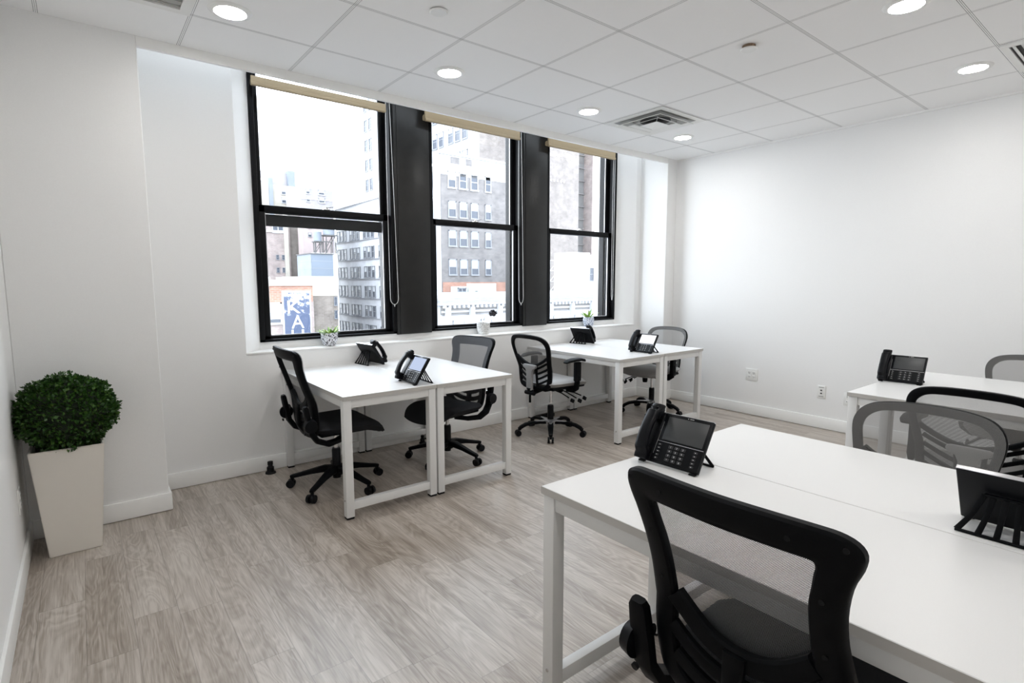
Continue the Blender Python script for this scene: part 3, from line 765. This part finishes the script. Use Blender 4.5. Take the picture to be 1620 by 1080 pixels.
for i, (x, y, a, lab) in enumerate(PH):
    o = ph0 if i == 0 else copy_tree(ph0)
    o.location = (x, y, .7205); o.rotation_euler = (0, 0, math.radians(a)); tag(o, lab, 'phone', 'black desk phones')
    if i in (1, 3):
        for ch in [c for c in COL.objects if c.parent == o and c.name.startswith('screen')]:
            ch.data = ch.data.copy(); ch.data.materials[0] = M_glare1 if i == 1 else M_glare2; ch['label'] = 'lit phone screen'

# ------------------------------------------------------------ planter with boxwood ball
def planter():
    t = thing('planter', 'tall tapered cream planter in the left corner', 'planter', (-1.855, .245, 0))
    b = MB(); bo, to, h = .105, .146, .548
    rings = [(bo, 0), (to, h), (to - .012, h), (to - .016, h - .05), (.001, h - .05)]
    vs = [[b.bm.verts.new((sx * r, sy * r, z)) for sx, sy in ((-1, -1), (1, -1), (1, 1), (-1, 1))] for r, z in rings]
    b.bm.faces.new(vs[0][::-1])
    for a, c in zip(vs, vs[1:]):
        for k in range(4): b.bm.faces.new((a[k], a[(k + 1) % 4], c[(k + 1) % 4], c[k]))
    bmesh.ops.bevel(b.bm, geom=[e for e in b.bm.edges if e.calc_length() > .2], offset=.004, segments=2, affect='EDGES')
    b.build('pot', M_planter, t)
    MB().b2((-.128, -.128, h - .06), (.128, .128, h - .035)).build('soil', M_soil, t)
planter()
M_leaf = mat('boxwood_leaf', (.02, .06, .01), .38)
oi = N(M_leaf, 'ShaderNodeTexCoord').outputs['Object']; nn = noise(M_leaf, oi, 55, 2)
LK(M_leaf, rampn(M_leaf, nn.outputs['Fac'], [(.30, (.006, .022, .004)), (.46, (.018, .066, .009)), (.60, (.045, .125, .016)), (.74, (.15, .22, .045))]), BS(M_leaf).inputs['Base Color'])
def boxwood():
    t = thing('boxwood_bush', 'dense round dark green boxwood ball in the cream planter', 'plant', (-1.846, .215, .545))
    b = MB(); rx, ry, rz, cz = .202, .200, .186, .158
    for k in range(5200):
        u = random.uniform(-1, 1); a = random.uniform(0, 2 * PI); q = math.sqrt(1 - u * u)
        n = Vector((q * math.cos(a), q * math.sin(a), u))
        if n.z < -.93: continue
        lump = 1 + .045 * math.sin(n.x * 9 + 1) * math.sin(n.y * 8) + .03 * math.sin(n.z * 13)
        rr = lump * (random.uniform(.86, 1.03))
        if n.z < -.3: rr *= .97
        p = Vector((n.x * rx * rr, n.y * ry * rr, cz + n.z * rz * rr))
        d = (n + Vector((random.gauss(0, .55), random.gauss(0, .55), random.gauss(.25, .45)))).normalized()
        s = d.cross(Vector((random.random(), random.random(), random.random()))).normalized(); up = s.cross(d)
        L, W = random.uniform(.015, .025), random.uniform(.0065, .0105)
        v = [b.bm.verts.new(p), b.bm.verts.new(p + d * L * .5 + s * W + up * .002), b.bm.verts.new(p + d * L), b.bm.verts.new(p + d * L * .5 - s * W + up * .002)]
        b.bm.faces.new(v)
    b.build('foliage', M_leaf, t, 0, recalc=False)
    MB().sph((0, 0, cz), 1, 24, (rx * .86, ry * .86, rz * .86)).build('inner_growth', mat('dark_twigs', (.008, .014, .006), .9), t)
    MB().cyl((0, 0, -.06), (0, 0, .08), .014).build('stem', M_soil, t)
    tw = MB()
    for (x, y, z) in ((-.05, -.06, .345), (.0, -.04, .352), (-.10, -.05, .325)):
        for k in range(26):
            a = random.uniform(0, 2 * PI); dz = random.uniform(-.02, .022); p = Vector((x + .008 * math.cos(a), y + .008 * math.sin(a), z + dz - .01))
            d = Vector((math.cos(a), math.sin(a), random.uniform(.3, 1))).normalized(); s = d.cross(Vector((0, 0, 1))).normalized()
            v = [tw.bm.verts.new(p), tw.bm.verts.new(p + d * .008 + s * .006), tw.bm.verts.new(p + d * .016), tw.bm.verts.new(p + d * .008 - s * .006)]; tw.bm.faces.new(v)
    tw.build('sprig', M_leaf, t, 0, recalc=False)
boxwood()

# ------------------------------------------------------------ small plants on the sill
def speckle(name, c0, c1, scale, thr, dark=False):
    m = mat(name, c0, .35); oc = ocoord(m); v = N(m, 'ShaderNodeTexVoronoi'); v.inputs['Scale'].default_value = scale; LK(m, oc, v.inputs['Vector'])
    LK(m, rampn(m, v.outputs['Distance'], [(thr - .03, c1), (thr + .03, c0)]), BS(m).inputs['Base Color']); return m
M_spk = speckle('speckled_ceramic', (.78, .79, .84), (.012, .012, .022), 88, .40)
M_blu = speckle('blue_pattern_ceramic', (.72, .76, .84), (.08, .12, .24), 85, .42)
M_dot = speckle('white_dimpled_ceramic', (.85, .85, .84), (.08, .08, .08), 105, .27)
M_succ = mat('variegated_leaf', (.2, .4, .06), .45)
nn = noise(M_succ, N(M_succ, 'ShaderNodeTexCoord').outputs['Object'], 45, 2)
LK(M_succ, rampn(M_succ, nn.outputs['Fac'], [(.35, (.09, .22, .02)), (.52, (.28, .44, .08)), (.68, (.68, .74, .34))]), BS(M_succ).inputs['Base Color'])
def blade(b, base, dirv, L, W, bend, seg=6):
    p = Vector(base); d = Vector(dirv).normalized(); s = d.cross(Vector((0, 0, 1)))
    if s.length < .05: s = Vector((1, 0, 0))
    s.normalize(); pr = None
    for k in range(seg + 1):
        a = k / seg; wd = W * (math.sin(PI * min(.97, a * .85 + .12)) ** .8)
        if k == seg: wd = .0004
        up = s.cross(d).normalized()
        cur = [b.bm.verts.new(p - s * wd), b.bm.verts.new(p - up * wd * .35), b.bm.verts.new(p + s * wd)]
        if pr:
            b.bm.faces.new((pr[0], pr[1], cur[1], cur[0])); b.bm.faces.new((pr[1], pr[2], cur[2], cur[1]))
        pr = cur; p = p + d * (L / seg); d = (d + Vector((0, 0, -bend / seg))).normalized()
def pot(name, label, cat, x, y, prof, m_, soilr, soilz):
    t = thing(name, label, cat, (x, y, SILL + .001)); MB().lathe(prof).build('pot', m_, t, 50)
    MB().lathe([(.001, soilz), (soilr, soilz), (soilr, soilz - .004), (.001, soilz - .004)]).build('soil', M_soil, t); return t
t = pot('potted_succulent', 'small black-speckled white pot with variegated green leaves on the sill, left window', 'plant', -.260, .893,
        [(.001, 0), (.040, 0), (.045, .006), (.062, .050), (.0635, .095), (.0620, .102), (.058, .103), (.056, .085), (.001, .085)], M_spk, .056, .090)
for k in range(34):
    a = k * 2.4; r = .008 + .040 * (k / 34); el = random.uniform(.4, 1.5); b = MB()
    dv = (math.cos(a), math.sin(a), el)
    blade(b, (r * math.cos(a), r * math.sin(a), .088), dv, random.uniform(.055, .088), .0095, .6); b.build('leaf', M_succ, t, 60, recalc=False)
b = MB(); blade(b, (-.035, -.02, .092), (-1, -.35, .42), .105, .005, .05); b.build('leaf', M_succ, t, 60, recalc=False)
MB().sweep([(.010, 0, .09), (.016, 0, .130), (.030, 0, .148), (.046, 0, .140), (.050, 0, .118)], .003, .003, 6, up=(0, 1, 0)).build('stem', M_succ, t)
t = pot('flower_pot', 'white dimpled pot holding one dark flower on the sill, middle window', 'plant', 1.205, .893,
        [(.001, 0), (.046, 0), (.050, .006), (.061, .055), (.063, .108), (.058, .108), (.055, .09), (.001, .09)], M_dot, .055, .094)
MB().sweep([(0, 0, .09), (.004, 0, .13), (.020, 0, .165), (.050, 0, .183), (.082, 0, .190)], .004, .004, 6, up=(0, 1, 0)).build('stem', M_foot, t)
M_flower = textured('dark_petal', (.03, .028, .035), .7, 90, .6, .3)
fl = MB()
for k in range(60):
    u = random.uniform(-1, 1); a = random.uniform(0, 2 * PI); q = math.sqrt(1 - u * u); n = Vector((q * math.cos(a), q * math.sin(a), u))
    fl.sph(Vector((.112, 0, .192)) + n * .030 * random.uniform(.7, 1.1), .012, 8, (1, 1, .6))
fl.build('flower_head', M_flower, t)
t = pot('potted_spider_plant', 'small blue-patterned pot with spiky yellow-green leaves on the sill, right window', 'plant', 2.630, .893,
        [(.001, 0), (.042, 0), (.048, .008), (.060, .045), (.0615, .075), (.056, .104), (.051, .104), (.050, .088), (.001, .088)], M_blu, .050, .090)
for k in range(13):
    a = k * 2.39 + .4; b = MB(); blade(b, (.012 * math.cos(a), .012 * math.sin(a), .088), (math.cos(a), math.sin(a), random.uniform(.8, 2.2)), random.uniform(.09, .145), .010, .5); b.build('leaf', M_succ, t, 60, recalc=False)

# ------------------------------------------------------------ floor boxes
def plug(x, y, lab, s=1):
    t = thing('floor_cable_plug', lab, 'plug', (x, y, 0))
    MB().lathe([(.001, 0), (.036 * s, 0), (.034 * s, .010 * s), (.024 * s, .014 * s), (.024 * s, .045 * s), (.018 * s, .050 * s), (.014 * s, .058 * s), (.018 * s, .062 * s), (.018 * s, .085 * s), (.001, .086 * s)]).build('plug_body', M_foot, t)
plug(-.775, .735, 'small black floor plug at the baseboard left of the chair')
plug(.43, .70, 'small black floor plug under the left window desks', .8)
t = thing('power_strip', 'black power strip on the floor behind the grey-seat chair', 'power strip', (1.82, .70, 0), .05)
MB().b2((-.11, -.03, 0), (.11, .03, .035), .006, 3).build('strip_body', M_foot, t)
for k in range(4): MB().b2((-.085 + k * .045, -.012, .034), (-.055 + k * .045, .012, .037), .002).build('socket', M_blackg, t)

# ------------------------------------------------------------ the city outside
def brick(name, c1, c2, mortar, sc=1.0):
    m = mat(name, c1, .9, spec=.1); oc = ocoord(m); b = N(m, 'ShaderNodeTexBrick'); s = N(m, 'ShaderNodeSeparateXYZ'); LK(m, oc, s.inputs[0])
    c = N(m, 'ShaderNodeCombineXYZ'); LK(m, mth(m, 'ADD', s.outputs['X'], s.outputs['Y']), c.inputs[0]); LK(m, s.outputs['Z'], c.inputs[1]); LK(m, c.outputs[0], b.inputs['Vector'])
    b.inputs['Scale'].default_value = 1; b.inputs['Brick Width'].default_value = .45 * sc; b.inputs['Row Height'].default_value = .16 * sc; b.inputs['Mortar Size'].default_value = .02
    b.inputs['Color1'].default_value = (*c1, 1); b.inputs['Color2'].default_value = (*c2, 1); b.inputs['Mortar'].default_value = (*mortar, 1)
    n = noise(m, oc, .9, 8, .72); mx = N(m, 'ShaderNodeMix', data_type='RGBA', blend_type='MULTIPLY'); mx.inputs[0].default_value = .6
    LK(m, b.outputs[0], mx.inputs[6]); LK(m, rampn(m, n.outputs['Fac'], [(.38, (.58, .58, .60)), (.62, (1.1, 1.1, 1.1))]), mx.inputs[7]); LK(m, mx.outputs[2], BS(m).inputs['Base Color'])
    return m
def plain(name, c, amt=.1): return textured(name, c, .85, .8, amt, 0, spec=.1)
E_white = plain('pale_limestone', (0.502, 0.509, 0.532)); E_gbrick = brick('grey_brick', (0.122, 0.116, 0.116), (0.154, 0.144, 0.141), (0.165, 0.159, 0.159))
E_wbrick = brick('warm_pale_brick', (0.160, 0.141, 0.131), (0.190, 0.171, 0.161), (0.205, 0.194, 0.186)); E_obrick = brick('orange_brick', (0.257, 0.122, 0.086), (0.295, 0.154, 0.111), (0.276, 0.220, 0.195))
E_bbrick = brick('brown_brick', (0.135, 0.116, 0.101), (0.165, 0.144, 0.128), (0.178, 0.165, 0.154)); E_cream = plain('cream_render', (0.318, 0.300, 0.264)); E_tan = brick('pink_brick', (0.233, 0.184, 0.172), (0.270, 0.226, 0.214), (0.281, 0.257, 0.245))
E_blue = plain('grey_blue_cladding', (0.147, 0.172, 0.208), .04); E_lblue = plain('blue_grey_roof', (0.184, 0.203, 0.233)); E_far = plain('hazy_masonry', (0.270, 0.257, 0.270)); E_dark = plain('dark_shaft', (0.103, 0.101, 0.101))
E_pink = plain('pink_wall', (0.306, 0.257, 0.251)); E_green = plain('pale_green_panel', (0.306, 0.368, 0.356), .03); E_stone = plain('grey_cornice_stone', (0.257, 0.264, 0.281)); E_bright = plain('white_painted_metal', (0.521, 0.521, 0.521), .02)
E_paint = plain('white_painted_masonry', (.36, .37, .39)); E_pane = mat('dark_window_pane', (.06, .068, .085), .25, spec=.25); E_shade = mat('window_shade', (0.46, 0.475, 0.49), .6); E_fr = mat('window_surround', (.17, .178, .195), .7); E_lp = mat('light_window_frame', (0.33, 0.34, 0.355), .6)
ZB = -24
def bldg(name, label, cat, grp=None):
    t = thing(name, label, cat, (0, 0, 0)); 
    if grp: t['group'] = grp
    return t
def bx(t, name, lo, hi, m_, bev=0): return MB().b2(lo, hi, bev).build(name, m_, t, 0)
_wc = {}
def ext_window(t, face, pos, w, h, shade=.5, fm=None, grid=1):
    """face 'y': facade looking towards -y, pos=(x,z of centre, y plane); 'x': facade looking towards -x"""
    fm = fm or E_fr; key = (round(w, 2), round(h, 2), round(shade, 1), fm.name, grid)
    if key not in _wc:
        f = MB(); s = min(.12, w * .10)
        f.b2((-w / 2, -.10, -h / 2), (-w / 2 + s, .05, h / 2)); f.b2((w / 2 - s, -.10, -h / 2), (w / 2, .05, h / 2))
        f.b2((-w / 2, -.10, h / 2 - s), (w / 2, .05, h / 2)); f.b2((-w / 2 - .05, -.16, -h / 2 - s), (w / 2 + .05, .05, -h / 2 + s * .5)); f.b2((-w / 2, -.06, -s / 3), (w / 2, .05, s / 3))
        for g in range(1, grid): f.b2((-w / 2 + w * g / grid - s / 2, -.08, -h / 2), (-w / 2 + w * g / grid + s / 2, .05, h / 2))
        fo = f.build('window', fm, None, 0); p = MB().b2((-w / 2, -.03, -h / 2), (w / 2, .04, h / 2)).build('pane', E_pane, fo, 0)
        if shade: MB().b2((-w / 2 + s, -.036, h / 2 - s - (h - 2 * s) * shade), (w / 2 - s, -.028, h / 2 - s)).build('shade', E_shade, fo, 0)
        _wc[key] = fo; o = fo
    else: o = copy_tree(_wc[key])
    o.parent = t
    if face == 'y': o.location = (pos[0], pos[2], pos[1]); o.rotation_euler = (0, 0, 0)
    else: o.location = (pos[2], pos[0], pos[1]); o.rotation_euler = (0, 0, -PI / 2)
    return o

# A: pale grid-windowed block and its tower, facade facing -x
t = bldg('office_building', 'pale stone office block with rows of triple windows through the left window', 'building')
bx(t, 'wall', (38, 76, ZB), (60, 101.9, 15.6), E_white); bx(t, 'cornice', (37.6, 76, 15.0), (38.1, 102.1, 15.8), E_white)
for r in range(8):
    zc = 9.85 - r * 3.42
    bx(t, 'string_course', (37.85, 76, zc - 1.30), (38.1, 101.9, zc - 1.18), E_stone)
    for g in range(4):
        for k in range(3):
            y = 100.6 - g * 6.15 - k * 1.62
            if g == 3 and k > 1: continue
            ext_window(t, 'x', (y, zc, 38), 1.22, 1.95, (.35, .5, .0)[(r + g + k) % 3], E_fr)
t = bldg('tower_building', 'tall pale tower with paired windows rising behind the pale stone block', 'building')
bx(t, 'wall', (38.6, 76.2, 15.85), (42.8, 88.9, 60), E_white)
for r in range(9):
    for k in range(4): ext_window(t, 'x', (88.0 - k * 1.75 - (1.6 if k > 1 else 0), 17.9 + r * 3.3, 38.6), 1.05, 1.95, 0, E_fr)
# B: grey brick building, middle window
t = bldg('brick_building', 'grey brick building with four columns of half-shaded windows, middle window view', 'building')
bx(t, 'wall', (30.45, 50, ZB), (40.2, 62, 13.2), E_gbrick); bx(t, 'painted_wall', (30.44, 49.97, 13.2), (40.2, 62, 15.45), E_paint)
bx(t, 'side_wall', (30.28, 50.1, ZB), (30.5, 62, 15.5), E_paint); bx(t, 'parapet', (30.2, 49.8, 15.35), (40.2, 50.2, 15.6), E_stone)
bx(t, 'orange_band', (30.5, 49.95, .0), (40.2, 50.05, 1.25), E_obrick)
for (xa, xb) in ((31.75, 32.9), (33.8, 34.6)): bx(t, 'painted_patch', (xa, 49.93, 14.5), (xb, 50.0, 15.2), E_gbrick)
for r in range(4):
    for k, x in enumerate((31.85, 33.35, 34.92, 36.86)):
        ww = 1.08 if k < 3 else .88
        if r == 3 and 0: continue
        ext_window(t, 'y', (x, 12.72 - r * 3.24, 50), ww, 1.78, (.0, .5, .5, .6)[r] if k else .5, E_lp if r == 0 else E_fr)
for r in range(5): 
    for k in range(2): ext_window(t, 'x', (52.0 + k * 3.2, 12.7 - r * 3.24, 30.28), 1.1, 1.8, .5, E_lp)
# C: taller building behind B
t = bldg('highrise_building', 'white-sided high building with tall windows above the grey brick one', 'building')
bx(t, 'side_wall', (42.9, 60.4, ZB), (43.2, 75.4, 45), E_paint); bx(t, 'wall', (43.0, 60.35, ZB), (50.2, 75.4, 45), E_wbrick)
for r in range(5):
    for g in range(2):
        for k in range(3): ext_window(t, 'x', (63.8 + g * 6.45 + k * 1.87, 22.75 + (r - 1) * 3.75, 42.9), 1.35, 2.2, .3, E_fr)
# D: plain party wall and shaft, right window
t = bldg('party_wall_building', 'plain pale brick wall with a dark vertical shaft, right window view', 'building')
bx(t, 'wall', (50.55, 55, ZB), (57.1, 75, 40), E_wbrick); bx(t, 'wall', (59.8, 54.8, ZB), (75, 75, 40), E_tan); bx(t, 'shaft', (57.0, 56.6, ZB), (59.9, 75, 40), E_dark)
for k in range(14): bx(t, 'shaft_ledge', (57.1, 56.35, 5 + k * 1.9), (59.8, 56.7, 5.12 + k * 1.9), E_gbrick)
for k in range(6): bx(t, 'brick_stud', (50.8 + k * .62, 54.9, 15.45), (51.0 + k * .62, 55.0, 15.7), E_bright)
# F: cornice building
t = bldg('cornice_building', 'ornate roof cornice with modillions low across the street', 'building')
bx(t, 'wall', (19.5, 32, ZB), (48, 40, -.45), E_stone)
cr = MB()
for (za, zb_, out_) in ((.06, .34, .75), (-.10, .08, .62), (-.22, -.08, .45), (-.46, -.20, .30)): cr.b2((19.5 - out_, 32 - out_, za), (48, 40, zb_), .03)
cr.build('cornice', E_stone, t, 0)
bx(t, 'frieze', (19.42, 31.9, -1.16), (48, 32.1, -.45), E_dark)
for k in range(52): MB().b2((19.5 + k * .42, 31.62, -.66), (19.68 + k * .42, 31.95, -.47)).build('modillion', E_paint, t, 0)
bx(t, 'panel_band', (19.4, 31.85, -1.02), (48, 31.95, -.86), E_stone)
for x in (19.7, 21.9, 24.6, 27.3, 30.2, 32.8, 35.4): MB().b2((x, 31.55, -1.7), (x + .35, 32, -.6), .04).build('bracket', E_paint, t, 0)
bx(t, 'lower_wall', (19.4, 31.85, -3.4), (48, 31.95, -1.25), E_paint)
for k in range(6): ext_window(t, 'y', (20.9 + k * 2.6, -2.3, 31.85), 1.1, 1.4, .3, E_fr)
t = tag(MB().b2((30.62, 45, -.6), (34.32, 45.3, 1.12), .01).build('rooftop_billboard', E_green), 'pale green rooftop panel above the cornice, middle window', 'billboard')
MB().cyl((31.65, 44.94, .1), (31.65, 45.0, .1), .24, seg=20).build('round_hole', E_dark, t)  # hole in the panel
t = bldg('rooftop_shed', 'small rooftop shed with a window left of the pale green panel', 'building'); bx(t, 'wall', (29.1, 45, -.6), (30.5, 46, .8), E_white); ext_window(t, 'y', (29.8, .25, 45), 1.1, .9, 0, E_fr, 2)
t = bldg('rooftop_bulkhead', 'bright white rooftop box seen through the right window', 'building'); bx(t, 'wall', (43.03, 42, -1.2), (46.0, 45, 4.7), E_bright); bx(t, 'parapet', (42.0, 41.8, -1.2), (47.2, 45, .2), E_bright); bx(t, 'annex', (46.0, 42.4, -1.2), (47.4, 45, 4.5), E_bright); ext_window(t, 'y', (46.7, 2.2, 42.4), .8, 1.6, 0, E_fr)
t = thing('rooftop_standpipe', 'white lattice tower with slim pipe on the roof, right window', 'roof tower', (41.2, 42, -1))
MB().lathe([(.001, 0), (.30, 0), (.30, 5.2), (.2, 5.5), (.001, 5.5)], (.25, 0, 0)).build('pipe', E_bright, t)
la = MB()
for sx, sy in ((-.8, -.3), (-.8, .9), (.5, -.3), (.5, .9)): la.cyl((sx, sy, 0), (sx, sy, 4.75), .05, seg=6)
for k in range(4):
    z = k * 1.18
    for s in (-.3, .9): la.cyl((-.8, s, z), (.5, s, z + 1.18), .035, seg=5).cyl((-.8, s, z + 1.18), (.5, s, z + 1.18), .035, seg=5)
la.build('lattice', E_bright, t)
# K: orange brick building with the painted sign
t = bldg('corner_building', 'low orange brick building with the painted lettered sign, left window view', 'building')
bx(t, 'wall', (6, 48, ZB), (15.25, 58, -.50), E_tan); bx(t, 'orange_parapet', (6, 47.96, -.52), (15.2, 48.3, .98), E_obrick); bx(t, 'coping', (5.9, 47.8, .96), (15.3, 58, 1.18), E_cream)
ext_window(t, 'y', (11.75, -1.45, 48), 1.25, 1.85, .85, E_lp); ext_window(t, 'y', (11.75, -5.0, 48), 1.25, 1.85, .5, E_lp)
for k in range(7): MB().b2((9 + k * .85, 50 + (k % 3), 1.1), (9.5 + k * .85, 50.6 + (k % 3), 1.5 + .25 * (k % 2))).build('roof_unit', E_white, t, 0)
def mural():
    m = mat('weathered_mural_paint', (.2, .24, .36), .8); oc = ocoord(m); n = noise(m, oc, 2.2, 6, .7); s = N(m, 'ShaderNodeSeparateXYZ'); LK(m, oc, s.inputs[0])
    f = mth(m, 'ADD', n.outputs['Fac'], mth(m, 'MULTIPLY', mth(m, 'ADD', s.outputs['Z'], 2.2), .085)); LK(m, rampn(m, f, [(.635, (.045, .060, .105)), (.69, (.36, .375, .41))]), BS(m).inputs['Base Color']); return m
sg = thing('painted_wall_sign', 'blue and white painted wall sign reading K A H on the orange brick building', 'sign', (0, 0, 0))
MB().b2((12.42, 47.88, -5.2), (14.98, 47.98, .52)).build('border', E_white, sg, 0); MB().b2((12.56, 47.86, -5.1), (14.85, 47.9, .36)).build('painted_field', mural(), sg, 0)
for chx, xc, zc in (('K', 13.43, -.95), ('A', 13.71, -2.33), ('H', 13.67, -3.63)):
    me = text_mesh(chx, 1.75); xs = [v.co.x for v in me.vertices]; ys = [v.co.y for v in me.vertices]
    cx_, cy_ = (min(xs) + max(xs)) / 2, (min(ys) + max(ys)) / 2; sx_ = 1.12 / (max(xs) - min(xs)); sy_ = 1.16 / (max(ys) - min(ys))
    for v in me.vertices: v.co = Vector(((v.co.x - cx_) * sx_, (v.co.y - cy_) * sy_, v.co.z * 100))
    me.transform(Matrix.Translation((xc, 47.85, zc)) @ Matrix.Rotation(PI / 2, 4, 'X')); me.materials.append(E_bright); me.name = 'letter'
    o = bpy.data.objects.new('letter', me); COL.objects.link(o); o.parent = sg
t = bldg('brown_brick_building', 'brown brick building with a cream upper wall beside the painted sign', 'building')
bx(t, 'wall', (15.35, 49, ZB), (17.95, 58, -.02), E_bbrick); bx(t, 'cream_wall', (15.35, 48.97, -.02), (18.0, 58, 1.85), E_cream); bx(t, 'corner_stones', (15.28, 48.9, ZB), (15.5, 49.1, -.02), E_white)
ext_window(t, 'y', (17.72, -.55, 49), .32, .85, 0, E_fr); ext_window(t, 'y', (17.72, -1.85, 49), .32, .8, 0, E_fr)
t = bldg('metal_shed', 'grey-blue metal clad rooftop shed, left window view', 'building'); bx(t, 'front_wall', (19.88, 62, -2), (22.45, 67.2, 4.6), E_blue); bx(t, 'side_wall', (19.82, 62.05, -2), (19.9, 67.2, 4.58), E_lblue)
for z in (2.9, 3.75): bx(t, 'panel_seam', (19.80, 61.98, z), (22.46, 67.2, z + .03), E_stone)
bx(t, 'roof', (19.7, 61.85, 4.58), (22.6, 67.3, 4.68), E_dark)
def tank(x, y, z, r, h, lab):
    lg = z - 5.36
    t = thing('water_tank', lab, 'water tank', (x, y, z)); MB().lathe([(.001, 0), (r, 0), (r, h), (.001, h + r * .45)]).build('barrel', E_lblue, t); l = MB()
    for sx in (-.8, .8):
        for sy in (-.8, .8): l.cyl((sx * r, sy * r, -lg), (sx * r, sy * r, 0), .07, seg=6)
    l.b2((-r * 1.15, -r * 1.15, -.15), (r * 1.15, r * 1.15, 0)); l.build('stand', E_dark, t)
    for s in (-1, 1): MB().cyl((-r * .8, s * r * .8, -lg + .1), (r * .8, s * r * .8, -.2), .05, seg=6).build('brace', E_dark, t)
tank(25.15, 75, 7.0, .55, 1.3, 'smaller pale rooftop water tank left of the bigger tank'); tank(26.8, 75, 7.95, .80, 1.35, 'bigger rooftop water tank above the metal shed')
t = bldg('rooftop_platform', 'white rooftop platform under the water tanks', 'building'); bx(t, 'wall', (24.1, 74, -3), (27.6, 78, 5.35), E_bright); bx(t, 'railing', (24.3, 73.9, 6.85), (26.9, 74.1, 7.0), E_dark)
for k in range(5): MB().cyl((24.4 + k * .75, 74, 5.3), (24.4 + k * .75, 74, 6.9), .05, seg=6).build('post', E_dark, t)
t = bldg('apartment_building', 'pinkish brick apartment block behind the rooftops, left window view', 'building')
bx(t, 'wall', (12, 85, ZB), (24.3, 92, 10.3), E_tan); bx(t, 'chimney_stack', (24.3, 85.6, ZB), (26.2, 92, 12.5), E_bbrick); bx(t, 'wall', (26.2, 85.5, ZB), (27.8, 92, 6.5), E_tan)
bx(t, 'pilaster', (23.4, 84.7, ZB), (24.0, 85.2, 12), E_cream); bx(t, 'parapet', (20.9, 84.8, 8.8), (23.3, 85.1, 9.1), E_white)
ext_window(t, 'y', (22.6, 9.9, 85), 1.7, 2.2, .2, E_lp, 2)
for zc in (5.05, 3.1):
    for x in (22.35, 23.2): ext_window(t, 'y', (x, zc, 85), .45, .75, 0, E_fr)
t = bldg('pink_building', 'pale pink wall with small dark windows beside the water tanks', 'building'); bx(t, 'wall', (25.25, 82, ZB), (30, 84, 10.6), E_pink)
for zc in (9.75, 8.45): ext_window(t, 'y', (26.4, zc, 82), .5, .62, .4, E_fr)
t = bldg('distant_tower', 'hazy distant apartment building with stepped rooftop, left window view', 'building')
bx(t, 'wall', (20, 100, ZB), (30.5, 112, 18.4), E_cream); bx(t, 'penthouse', (24.3, 102, 18), (29.3, 110, 20.9), E_far); bx(t, 'water_tower_housing', (29.2, 101, 18), (30.45, 104, 21.3), E_lblue); bx(t, 'stair_tower', (25.5, 99.6, ZB), (26.1, 100.2, 19.4), E_lblue)
for zc in (17.3, 15.8):
    for x, ww in ((28.0, .8), (29.3, .7), (30.1, .4)): ext_window(t, 'y', (x, zc, 100), ww, .95, .4, E_lp)
t = bldg('distant_flats', 'low pale apartment building with wide windows beyond the meeting rail', 'building')
bx(t, 'wall', (27.8, 90, ZB), (33.2, 98, 16.7), E_far); bx(t, 'string_course', (27.8, 89.9, 14.9), (33.2, 90.05, 15.1), E_white)
for zc in (16.2, 14.9):
    for x, ww in ((29.0, .6), (31.25, 1.1)): ext_window(t, 'y', (x, zc, 90), ww, .75, .5, E_lp)
for cand in (): pass
# ground far below
g = MB().b2((-60, 3, ZB - .2), (160, 200, ZB)).build('street_ground', plain('asphalt', (.12, .12, .125)), None, 0); g['kind'] = 'structure'; g.name = 'ground'
